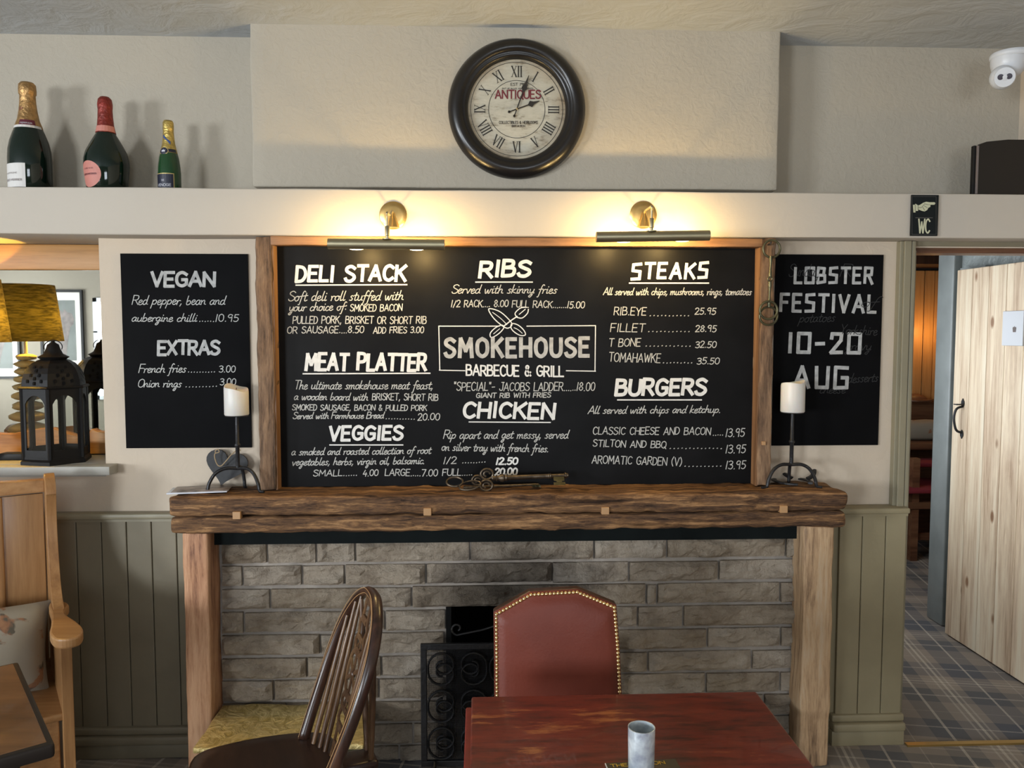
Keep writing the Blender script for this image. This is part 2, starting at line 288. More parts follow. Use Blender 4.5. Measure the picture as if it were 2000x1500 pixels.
# ------------------------------------------------------------------ mesh helpers
BASE = {}
class MB:
    def __init__(s): s.v = []; s.f = []
    def add(s, vs, fs):
        o = len(s.v); s.v += [Vector(p) for p in vs]; s.f += [tuple(i+o for i in f) for f in fs]; return s
    def box(s, x0, x1, y0, y1, z0, z1):
        return s.add([(x, y, z) for x in (x0, x1) for y in (y0, y1) for z in (z0, z1)],
                     [(0, 1, 3, 2), (4, 6, 7, 5), (0, 4, 5, 1), (2, 3, 7, 6), (0, 2, 6, 4), (1, 5, 7, 3)])
    def tube(s, pts, r, n=8, close=False, flat=None):
        pts = [Vector(p) for p in pts]; k = len(pts); rs = r if isinstance(r, (list, tuple)) else [r]*k
        ring = []; up = None; vs = []; fs = []
        for i, p in enumerate(pts):
            a = pts[(i-1) % k] if (close or i) else p; b = pts[(i+1) % k] if (close or i < k-1) else p
            d = (b-a); d = d.normalized() if d.length > 1e-9 else Vector((0, 0, 1))
            if up is None:
                up = Vector((0, 0, 1)) if abs(d.z) < .9 else Vector((0, 1, 0))
                if flat is not None: up = Vector(flat[0])
            if flat is not None: up = Vector(flat[0])
            u = (up - d*up.dot(d)).normalized(); w_ = d.cross(u)
            if flat is None: up = u
            kx = 1 if flat is None else flat[1]
            for j in range(n):
                t = 2*PI*j/n; vs.append(p + u*(rs[i]*kx*math.cos(t)) + w_*(rs[i]*math.sin(t)))
        m = k if close else k-1
        for i in range(m):
            for j in range(n): fs.append((i*n+j, i*n+(j+1) % n, ((i+1) % k)*n+(j+1) % n, ((i+1) % k)*n+j))
        if not close: fs += [tuple(reversed(range(n))), tuple((k-1)*n+j for j in range(n))]
        return s.add(vs, fs)
    def lathe(s, prof, c=(0, 0, 0), n=24, axis='Z', a0=0, a1=2*PI, cap=True):
        c = Vector(c); vs = []; fs = []; full = abs(a1-a0-2*PI) < 1e-6; m = n if full else n+1
        for (r, z) in prof:
            for j in range(m):
                t = a0+(a1-a0)*j/n; x, y = r*math.cos(t), r*math.sin(t)
                vs.append(c+Vector((x, y, z) if axis == 'Z' else ((x, -z, y) if axis == 'Y' else (z, x, y))))
        for i in range(len(prof)-1):
            for j in range(n):
                j2 = (j+1) % m; fs.append((i*m+j, i*m+j2, (i+1)*m+j2, (i+1)*m+j))
        if full and cap:
            if prof[0][0] > 1e-6: fs.append(tuple(reversed(range(m))))
            if prof[-1][0] > 1e-6: fs.append(tuple((len(prof)-1)*m+j for j in range(m)))
        return s.add(vs, fs)
    def prism(s, poly, fn, h0, h1):          # fn(u,v,h) -> point ; poly list of (u,v)
        k = len(poly); vs = [fn(u, v, h0) for u, v in poly]+[fn(u, v, h1) for u, v in poly]
        return s.add(vs, [tuple(reversed(range(k))), tuple(range(k, 2*k))]+[(i, (i+1) % k, k+(i+1) % k, k+i) for i in range(k)])
    def rbox(s, lo, hi, r=.01, div=(2, 2, 2), amp=0, freq=10, seed=0, rn=2, keep=None):
        lo, hi = Vector(lo), Vector(hi); ax = []
        for i in range(3):
            l, h = lo[i], hi[i]; rr = min(r, (h-l)/2*.999); g = [l+rr*(1-math.cos(PI/2*k/rn)) for k in range(rn)]
            g += [l+rr+(h-l-2*rr)*k/div[i] for k in range(div[i]+1)]; g += [h-rr*(1-math.cos(PI/2*(rn-1-k)/rn)) for k in range(rn)]
            ax.append(g)
        ids = {}; vs = []; fs = []
        def vid(i, j, k):
            if (i, j, k) not in ids:
                p = Vector((ax[0][i], ax[1][j], ax[2][k])); q = Vector([min(max(p[a], lo[a]+r), hi[a]-r) if hi[a]-lo[a] > 2*r else (lo[a]+hi[a])/2 for a in range(3)])
                d = p-q; n = d.normalized() if d.length > 1e-9 else Vector((0, 0, 1)); m = min(r, d.length)
                pp = q+n*r if d.length > 1e-9 else p
                if amp:
                    am = amp if not keep else amp*keep(pp)
                    pp = pp + n*am*(mnoise.fractal(pp*freq+Vector((seed*7.3, seed*3.1, seed)), 1, 2, 3))
                ids[(i, j, k)] = len(vs); vs.append(pp)
            return ids[(i, j, k)]
        A = [len(a)-1 for a in ax]
        for i in range(A[0]):
            for j in range(A[1]):
                fs.append((vid(i, j, 0), vid(i, j+1, 0), vid(i+1, j+1, 0), vid(i+1, j, 0))); k = A[2]
                fs.append((vid(i, j, k), vid(i+1, j, k), vid(i+1, j+1, k), vid(i, j+1, k)))
        for i in range(A[0]):
            for k in range(A[2]):
                fs.append((vid(i, 0, k), vid(i+1, 0, k), vid(i+1, 0, k+1), vid(i, 0, k+1))); j = A[1]
                fs.append((vid(i, j, k), vid(i, j, k+1), vid(i+1, j, k+1), vid(i+1, j, k)))
        for j in range(A[1]):
            for k in range(A[2]):
                fs.append((vid(0, j, k), vid(0, j, k+1), vid(0, j+1, k+1), vid(0, j+1, k))); i = A[0]
                fs.append((vid(i, j, k), vid(i, j+1, k), vid(i, j+1, k+1), vid(i, j, k+1)))
        return s.add(vs, fs)
    def ball(s, c, rx, ry=None, rz=None, n=12, m=8, half=False):
        ry = ry or rx; rz = rz or rx; c = Vector(c); vs = []; fs = []
        for i in range(m+1):
            t = PI*i/m if not half else PI/2*i/m
            for j in range(n):
                p = 2*PI*j/n; vs.append(c+Vector((rx*math.sin(t)*math.cos(p), ry*math.sin(t)*math.sin(p), rz*math.cos(t))))
        for i in range(m):
            for j in range(n): fs.append((i*n+j, (i+1)*n+j, (i+1)*n+(j+1) % n, i*n+(j+1) % n))
        return s.add(vs, fs)
    def xf(s, mat, start=0):
        for i in range(start, len(s.v)): s.v[i] = mat @ s.v[i]
        return s
    def build(s, name, mat, parent=None, smooth=False, bevel=0, local=False, loc=None):
        off = Vector((0, 0, 0))
        if parent is not None: off = Vector((0, 0, 0)) if local else BASE.get(parent.name, Vector((0, 0, 0)))
        elif loc is not None: off = Vector(loc)
        me = D.meshes.new(name); me.from_pydata([v-off for v in s.v], [], s.f); me.materials.append(M[mat] if isinstance(mat, str) else mat)
        me.update()
        o = D.objects.new(name, me); C.objects.link(o)
        if smooth:
            for p in me.polygons: p.use_smooth = True
            if smooth != 'all':
                me.set_sharp_from_angle(angle=R(45))
        if bevel:
            b = o.modifiers.new('bevel', 'BEVEL'); b.width = bevel; b.segments = 2; b.limit_method = 'ANGLE'; b.angle_limit = R(40)
        if parent is not None:
            o.parent = parent; BASE[o.name] = BASE.get(parent.name, Vector((0, 0, 0))) if not local else Vector((0, 0, 0))
        elif loc is not None: o.location = loc; BASE[o.name] = Vector(loc)
        else: BASE[o.name] = Vector((0, 0, 0))
        return o
def tag(o, label, cat, group=None):
    o['label'] = label; o['category'] = cat
    if group: o['group'] = group
    return o
def thing(name, label, cat, loc=(0, 0, 0), rotz=0, group=None):
    o = D.objects.new(name, None); C.objects.link(o); o.location = loc; o.rotation_euler = (0, 0, rotz); o.empty_display_size = .05
    BASE[o.name] = Vector(loc); return tag(o, label, cat, group)
def struct(o): o['kind'] = 'structure'; return o
def box(x0, x1, y0, y1, z0, z1): return MB().box(x0, x1, y0, y1, z0, z1)
def smoothpts(pts, k=5, close=False):
    pts = [Vector(p) for p in pts]; n = len(pts); out = []
    rng = range(n if close else n-1)
    for i in rng:
        p0 = pts[(i-1) % n] if (close or i > 0) else pts[i]; p1 = pts[i]; p2 = pts[(i+1) % n]; p3 = pts[(i+2) % n] if (close or i+2 < n) else p2
        for j in range(k):
            t = j/k; out.append(.5*((2*p1)+(p2-p0)*t+(2*p0-5*p1+4*p2-p3)*t*t+(3*p1-p0-3*p2+p3)*t**3))
    if not close: out.append(pts[-1])
    return out
# ------------------------------------------------------------------ room shell
YW, YB, YU = 3.1, 2.98, 3.22                       # lower wall, beam face, upper rear wall
XL, XR, YF, ZC = -6.9, 2.2, -3.7, 2.80
bzb = P(1000, 461.5, Y=YB).z; bzt = P(1000, 371.5, Y=YB).z
nx1 = P(200, 700, Y=YW).x; nx0 = -2.9; nz0 = P(100, 911, Y=3.04).z; nz1 = 2.10
dx0 = P(1768, 900, Y=YW).x; dx1 = 2.62; dz1 = P(1850, 497, Y=3.16).z
fx0 = P(871, 1200, Y=3.0).x; fx1 = P(1176, 1200, Y=3.0).x; fz1 = P(950, 1180, Y=3.0).z
b = MB(); y0, y1 = YW, 3.42
b.box(XL, nx0, y0, y1, 0, bzt); b.box(nx0, nx1, y0, y1, 0, nz0-.05); b.box(nx0, nx1, y0, y1, nz1, bzt)
b.box(nx1, fx0, y0, y1, 0, bzt); b.box(fx0, fx1, y0, y1, fz1, bzt); b.box(fx1, dx0, y0, y1, 0, bzt)
b.box(dx0, dx1, y0, 3.2, dz1+.02, bzt); b.box(dx1, 4.6, y0, y1, 0, bzt)
wall_back = struct(b.build('wall_back', 'wall'))
struct(box(nx0, nx1, 3.42, 3.5, nz0-.1, 2.2).build('wall_niche', 'wall'))
b = box(XL, 4.6, 3.22, 3.5, bzt, ZC+.1); struct(b.build('wall_upper', 'upper'))
bx0, bx1 = P(490, 200, Y=3.08).x, P(1522, 200, Y=3.08).x
b = MB().rbox((bx0, 3.08, P(1000, 368, Y=3.08).z), (bx1, 3.3, ZC+.1), .008, (40, 2, 20), .004, 3, 1); struct(b.build('wall_chimney', 'upper', smooth=True))
# beam / ledge in front of the wall
b = MB().rbox((XL, YB, bzb), (XR+.02, 3.3, bzt), .006, (60, 1, 2), .003, 2.2, 4); b2 = b
struct(b2.build('trim_1', 'beam', smooth=True))
struct(box(XL, 4.6, YF, 6.6, ZC, ZC+.1).build('ceiling', 'ceil'))
struct(box(XL, 4.6, YF, 6.6, -.06, 0).build('floor', 'carpet'))
struct(box(XR, XR+.12, YF, 2.95, 0, ZC).build('wall_right', 'wall'))
struct(box(XR, XR+.12, 2.95, 3.3, bzt, ZC).build('wall_corner', 'wall'))
def wallholes(name, ax, c0, c1, lo, hi, holes, mat):      # wall with window holes; ax 'x' wall at const y, 'y' wall at const x
    b = MB(); cur = lo
    def bb(a0, a1, z0, z1):
        b.box(a0, a1, c0, c1, z0, z1) if ax == 'x' else b.box(c0, c1, a0, a1, z0, z1)
    for a0, a1, z0, z1 in sorted(holes): bb(cur, a0, 0, ZC); bb(a0, a1, 0, z0); bb(a0, a1, z1, ZC); cur = a1
    bb(cur, hi, 0, ZC); return struct(b.build(name, mat))
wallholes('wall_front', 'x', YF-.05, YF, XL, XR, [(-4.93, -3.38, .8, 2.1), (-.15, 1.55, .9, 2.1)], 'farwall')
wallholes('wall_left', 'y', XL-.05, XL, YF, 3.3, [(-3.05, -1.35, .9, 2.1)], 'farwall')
def window(n, ax, c, a0, a1, z0, z1):
    b = MB()
    def bb(p0, p1, q0, q1):
        b.box(p0, p1, c-.03, c+.03, q0, q1) if ax == 'x' else b.box(c-.03, c+.03, p0, p1, q0, q1)
    bb(a0, a1, z0, z0+.05); bb(a0, a1, z1-.05, z1); bb(a0, a0+.05, z0, z1); bb(a1-.05, a1, z0, z1); bb((a0+a1)/2-.02, (a0+a1)/2+.02, z0, z1)
    for i in (1, 2): bb(a0, a1, z0+(z1-z0)*i/3-.01, z0+(z1-z0)*i/3+.01)
    struct(b.build('window_%d' % n, 'white'))
window(1, 'x', YF, -4.93, -3.38, .8, 2.1); window(2, 'x', YF, -.15, 1.55, .9, 2.1); window(3, 'y', XL, -3.05, -1.35, .9, 2.1)
# passage and room beyond
b = MB(); b.box(1.58, 1.62, 3.42, 3.6, 0, ZC); b.box(1.58, 1.62, 3.6, 5.1, 0, .85); b.box(1.58, 1.62, 3.6, 5.1, 2.15, ZC); b.box(1.58, 1.62, 5.1, 6.4, 0, ZC); struct(b.build('wall_passage', 'wall'))
b = MB(); b.box(1.585, 1.615, 3.6, 3.65, .85, 2.15); b.box(1.585, 1.615, 5.05, 5.1, .85, 2.15); b.box(1.585, 1.615, 4.33, 4.37, .85, 2.15); b.box(1.585, 1.615, 3.65, 5.05, .85, .9); b.box(1.585, 1.615, 3.65, 5.05, 2.1, 2.15); struct(b.build('window_4', 'white'))  # unseen window, added to carry the passage fill light
wp = struct(box(2.64, 2.74, 3.42, 4.43, 0, ZC).build('wall_passage_right', 'bumpy'))
b = MB().rbox((2.595, 4.285, 0), (2.66, 4.44, ZC-.02), .012, (1, 1, 4)); b.build('jamb', 'bluegrey', wp, smooth=True)
box(2.60, 2.64, 4.02, 4.235, 0, 2.0).build('board', 'bluegrey', wp)
box(2.585, 2.60, 4.02, 4.235, 0, .16).build('skirting', 'bluegrey', wp, bevel=.004)
struct(box(2.66, 4.6, 4.43, 4.5, 0, ZC).build('wall_room_near', 'wall'))
struct(box(4.5, 4.6, 4.5, 6.5, 0, ZC).build('wall_room_right', 'wall'))
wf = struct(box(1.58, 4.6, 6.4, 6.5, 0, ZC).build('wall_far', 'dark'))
czt = P(1795, 527, Y=6.3).z; czb = P(1795, 782, Y=6.3).z
x = 2.6
while x < 4.3:
    box(x+.003, x+.082, 6.37, 6.40, czb, czt).build('plank', 'clad', wf, bevel=.004); x += .085
# ceiling bulkhead above the cladding
struct(box(1.7, 4.5, 6.0, 6.4, czt+.02, ZC).build('trim_9', 'darkwood'))
# threshold strip + carpet edge
zt = P(1880, 1452, Z=.004); struct(box(dx0, 2.6, zt.y-.012, zt.y+.012, 0, .008).build('trim_8', 'strip'))
# door frame
x0 = P(1738, 900, Y=YW).x
b = MB(); b.box(x0, dx0, YW-.03, YW, 0, bzb); b.box(x0+.012, x0+.04, YW-.042, YW-.03, 0, bzb); b.box(dx0-.02, dx0-.004, YW-.038, YW-.03, 0, bzb)
b.box(dx0-.005, dx0+.02, YW, YW+.32, 0, dz1+.01)
struct(b.build('trim_2', 'sagelight', bevel=.003))
b = MB(); b.box(dx0, 2.62, YW-.01, YW+.05, dz1+.025, bzb+.03); struct(b.build('trim_3', 'sage', bevel=.003))
b = MB(); b.box(dx0, 2.62, YW+.01, YW+.1, dz1, dz1+.025); struct(b.build('trim_4', 'bench'))
# pine door opened through ninety degrees
DX = 2.543
dz = P(1870, 528, X=DX).z; ye = P(1870, 528, X=DX).y; door = D.objects.new('door_1', None); C.objects.link(door); door.location = (DX, 3.35, 0); BASE['door_1'] = Vector((DX, 3.35, 0)); struct(door)
n = 6; wdt = (ye-3.36)/n
for i in range(n):
    MB().rbox((DX, 3.36+i*wdt+.0012, .012), (DX+.025, 3.36+(i+1)*wdt-.0012, dz), .003, (1, 1, 1), rn=1).build('plank', 'pine', door)
for z in (.22, .95, 1.72): box(DX+.025, DX+.05, 3.38, ye-.04, z, z+.11).build('ledge', 'pine', door, bevel=.004)
hp = P(1880, 822, X=DX); h0 = P(1882, 783, X=DX).z; h1 = P(1882, 853, X=DX).z; hy = hp.y
b = MB()
leaf = [(0, .028), (.012, .012), (.013, 0), (.009, -.012), (0, -.02), (-.009, -.012), (-.013, 0), (-.012, .012)]
for z, s in ((h0-.015, 1), (h1+.015, -1)): b.prism([(u, v*s) for u, v in leaf], lambda u, v, h, z=z: Vector((DX-h, hy+u, z+v)), 0, .004)
b.tube(smoothpts([(DX-.004, hy, h0-.03), (DX-.032, hy+.006, h0-.045), (DX-.042, hy+.008, (h0+h1)/2), (DX-.030, hy+.006, h1+.035), (DX-.004, hy, h1+.02)], 5), .0065, 8)
b.rbox((DX-.045, hy-.014, h0-.022), (DX-.002, hy+.014, h0-.016), .002, (1, 1, 1))
b.build('handle', 'iron', door, smooth=True)
a = P(1962, 608, X=DX); c_ = P(1962, 675, X=DX)
ds = MB().rbox((DX-.009, a.y-.15, c_.z), (DX-.001, a.y, a.z), .003, (1, 1, 1), rn=1).build('door_sign', 'white', loc=(DX, a.y-.075, (a.z+c_.z)/2)); tag(ds, 'square white plate with a small crown emblem fixed to the pine door', 'sign')
cc = P(1985, 643, X=DX)
crown = [(-.010, -.014), (.010, -.014), (.013, .006), (.008, .012), (.004, .008), (0, .015), (-.004, .008), (-.008, .012), (-.013, .006)]
MB().prism([(u, v) for u, v in crown], lambda u, v, h: Vector((DX-.009-h, cc.y+u, cc.z+v)), 0, .0008).build('crown_emblem', 'inkgrey', ds)
# dado panelling
dt = P(700, 1003, Y=3.06).z-.004; dt = P(200, 1004, Y=3.05).z; sk = P(200, 1424, Y=3.05).z
def dado(name, xs, xa, xb, mat, yo=0):
    d = struct(box(xa, xb, 3.085-yo, 3.10, 0, dt-.01).build(name, mat))
    for i in range(len(xs)-1):
        MB().rbox((xs[i]+.0015, 3.070-yo, sk-.02), (xs[i+1]-.0015, 3.088-yo, dt-.02), .003, (1, 1, 1), rn=1).build('plank', mat, d)
    b = MB(); b.rbox((xa, 3.045-yo, dt-.022), (xb, 3.1, dt), .006, (6, 1, 1), .0015, 6); b.box(xa, xb, 3.062-yo, 3.1, dt-.034, dt-.022); b.build('dado_rail', 'sagelight' if mat == 'sage' else mat, d, smooth=True)
    return d
cr = [P(x, 1200, Y=3.07).x for x in (105, 154, 203, 252, 301, 350)]
stp = cr[1]-cr[0]; xs = [cr[0]+stp*k for k in range(-6, 7)]
dado('trim_5', xs, xs[0], xs[-1], 'sage')
xr = [P(x, 1200, Y=3.07).x for x in (1630, 1674, 1719, 1759)]
M['sage_lit'] = plain('lit_sage_paint', (.27, .23, .14), .5, nz=.06, bmp=.12, bscale=20, spec=.4)  # left dado's sage lightened, this side's stronger light put into the colour
dado('trim_6', xr, xr[0]-.1, xr[-1], 'sage_lit', .025)
def skirt(name, xa, xb, mat, zt=None):
    b = MB(); zt = zt or sk; yo = .02 if mat == 'sage_lit' else 0; b.rbox((xa, 3.05-yo, 0), (xb, 3.1, zt-.065), .004, (1, 1, 1), rn=1); b.rbox((xa, 3.035-yo, zt-.065), (xb, 3.1, zt-.03), .010, (1, 1, 1)); b.rbox((xa, 3.052-yo, zt-.03), (xb, 3.1, zt), .008, (1, 1, 1))
    struct(b.build(name, mat, smooth=True))
skirt('baseboard_left', -3.2, P(378, 1450, Y=3.05).x, 'sage')
skirt('baseboard_right', P(1620, 1450, Y=3.05).x, P(1762, 1400, Y=3.05).x, 'sage_lit', P(1700, 1392, Y=3.05).z)
# niche sill
b = MB().rbox((nx0, 3.03, nz0-.035), (P(214, 920, Y=3.03).x, 3.1, nz0), .004, (10, 1, 1), .003, 8); b.box(nx0, nx1, 3.1, 3.42, nz0-.05, nz0)
struct(b.build('trim_7', 'sill', smooth=True))
# ------------------------------------------------------------------ fireplace
fp = thing('fireplace', 'grey stone fireplace of split sandstone courses with a sooty opening', 'fireplace', (.1, 2.98, 0))
sx0, sx1 = P(428, 1200, Y=3.0).x, P(1563, 1200, Y=3.0).x; st = P(1000, 1052, Y=3.0).z
b = MB(); b.box(sx0, fx0, 3.01, 3.1, 0, st); b.box(fx1, sx1, 3.01, 3.1, 0, st); b.box(fx0, fx1, 3.01, 3.1, fz1, st); b.build('mortar', 'mortar', fp)
b = MB(); b.box(fx0, fx0+.02, 3.0, 3.5, 0, fz1); b.box(fx1-.02, fx1, 3.0, 3.5, 0, fz1); b.box(fx0, fx1, 3.5, 3.52, 0, fz1); b.box(fx0, fx1, 3.1, 3.52, fz1, fz1+.02); b.build('firebox', 'soot', fp)
courses = [
 [432, 522, 618, 694, 918, 1160, 1302, 1534, 1560], [432, 474, 590, 673, 832, 1078, 1228, 1403, 1560],
 [432, 528, 706, 804, 1262, 1283, 1523, 1560], [432, 477, 752, 871, None, 1178, 1245, 1334, 1560],
 [432, 626, 700, 868, None, 1178, 1381, 1524, 1560], [432, 600, 745, 868, None, 1178, 1265, 1468, 1560],
 [432, 535, 740, 868, None, 1178, 1378, 1523, 1560], [432, 560, 730, 868, None, 1178, 1330, 1491, 1560],
 [432, 520, 640, 807, 868, None, 1178, 1400, 1560], [432, 500, 660, 780, 868, None, 1178, 1290, 1480, 1560], [432, 560, 700, 868, None, 1178, 1340, 1560]]
pit = (P(500, 1056, Y=3.0).z - P(500, 1371, Y=3.0).z)/7
for ci, cs in enumerate(courses):
    zt_ = st-.004-ci*pit; zb_ = max(zt_-pit+.010, .0)
    if zt_ < .03: break
    for i in range(len(cs)-1):
        if cs[i] is None or cs[i+1] is None: continue
        mid = 1056+45*ci+20
        xa = P(cs[i], mid, Y=3.0).x+.0045; xb = P(cs[i+1], mid, Y=3.0).x-.0045
        if abs(cs[i]-871) < 5 and False: pass
        Lx = xb-xa; nx = max(3, int(Lx/.018)); nz = 6
        sd = ci*13+i*5+.37; vs = []; fs = []
        ztt = zt_-random.uniform(0, .004); zbb = zb_+random.uniform(0, .004)
        pr = random.uniform(.022, .034)
        for k in range(nz+1):
            for j in range(nx+1):
                u, v = j/nx, k/nz; xx = xa+Lx*u; zz = zbb+(ztt-zbb)*v
                e = min(u*Lx, (1-u)*Lx, v*(ztt-zbb)*1.0, (1-v)*(ztt-zbb)); ed = min(1, e/.012)
                nn = mnoise.fractal(Vector((xx*9+sd, sd, zz*20)), 1, 2, 3)*.022 - abs(mnoise.noise(Vector((xx*7+sd, sd, zz*22-xx*6))))*.014 + mnoise.noise(Vector((xx*5+sd, 3+sd, zz*38+xx*12)))*.012 + mnoise.noise(Vector((xx*40+sd, sd, zz*60)))*.003
                d = .009+(pr+nn-.009)*(.30+.70*ed if ed < 1 else 1)
                vs.append((xx+(random.uniform(-.003, .003) if 0 < j < nx else 0), 3.01-max(.006, d), zz+(random.uniform(-.003, .003) if 0 < k < nz else random.uniform(-.0015, .0015))))
        o = len(vs); W = nx+1
        for k in range(nz):
            for j in range(nx): fs.append((k*W+j, k*W+j+1, (k+1)*W+j+1, (k+1)*W+j))
        vs += [(xa, 3.02, zbb), (xb, 3.02, zbb), (xb, 3.02, ztt), (xa, 3.02, ztt)]
        fs += [tuple([o]+[o+1]+[j for j in range(nx, -1, -1)]), tuple([o+2, o+3]+[nz*W+j for j in range(0, nx+1)]), tuple([o+3, o]+[k*W for k in range(0, nz+1)]), tuple([o+1, o+2]+[k*W+nx for k in range(nz, -1, -1)])]
        MB().add(vs, fs).build('stone', 'stone', fp)
# mantelpiece
mt = P(1000, 966, Y=2.875).z; mm_ = P(700, 1007, Y=2.875).z; mb = P(700, 1040, Y=2.875).z
mx0, mx1 = P(328, 1000, Y=2.875).x, P(1655, 1000, Y=2.875).x
mp_ = thing('mantelpiece', 'rustic timber mantelpiece of two stacked beams on two posts around the stone fireplace', 'mantelpiece', ((mx0+mx1)/2, 2.98, 0))
MB().rbox((mx0, 2.872, mm_+.001), (mx1, 3.098, mt), .016, (130, 5, 7), .007, 14, 2).build('upper_beam', 'timber', mp_, smooth=True)
MB().rbox((mx0+.006, 2.876, mb), (mx1-.003, 3.098, mm_-.002), .014, (130, 5, 5), .006, 14, 9).build('lower_beam', 'timber', mp_, smooth=True)
for px, py in ((463, 1006), (835, 999), (1182, 997), (1530, 994)):
    c = P(px, py, Y=2.87); MB().rbox((c.x-.014, 2.862, c.z-.014), (c.x+.014, 2.89, c.z+.013), .002, (1, 1, 1)).build('peg', 'inlay', mp_)
p0, p1 = P(359, 1200, Y=2.885).x, P(409, 1200, Y=2.885).x
MB().rbox((p0, 2.885, 0), (p1, 3.03, mb+.003), .010, (4, 4, 60), .003, 7, 3).build('post', 'postL', mp_, smooth=True)
p2, p3 = P(1568, 1200, Y=2.885).x, P(1626, 1200, Y=2.885).x
MB().rbox((p2, 2.885, 0), (p3, 3.0, mb+.003), .010, (4, 4, 60), .006, 5, 5).build('post', 'postR', mp_, smooth=True)
g = box(p1-.02, p2+.01, 2.955, 3.09, st+.0, mb+.004).build('slate_strip', 'greenboard', mp_)
# brass seats in the hearth
def brassbox(label, x0, x1, y0, y1, z):
    t = thing('brass_hearth_box', label, 'box', ((x0+x1)/2, (y0+y1)/2, 0), group='brass hearth boxes')
    MB().rbox((x0, y0, z-.018), (x1, y1, z), .006, (16, 8, 1), .006, 14, 6).build('lid', 'brasssheet', t, smooth=True)
    box(x0+.02, x1-.02, y0+.02, y1, 0, z-.018).build('body', 'bronze', t)
bz = P(640, 1371, Y=2.99).z
q = P(372, 1462, Z=bz); brassbox('embossed brass hearth box behind the spindle back chair', q.x+.008, P(713, 1440, Z=bz).x, q.y, 2.98, bz)
q2 = P(1530, 1428, Z=bz); brassbox('brass hearth box mostly hidden behind the red table', P(1250, 1428, Z=bz).x, q2.x, 2.72, 2.98, bz)
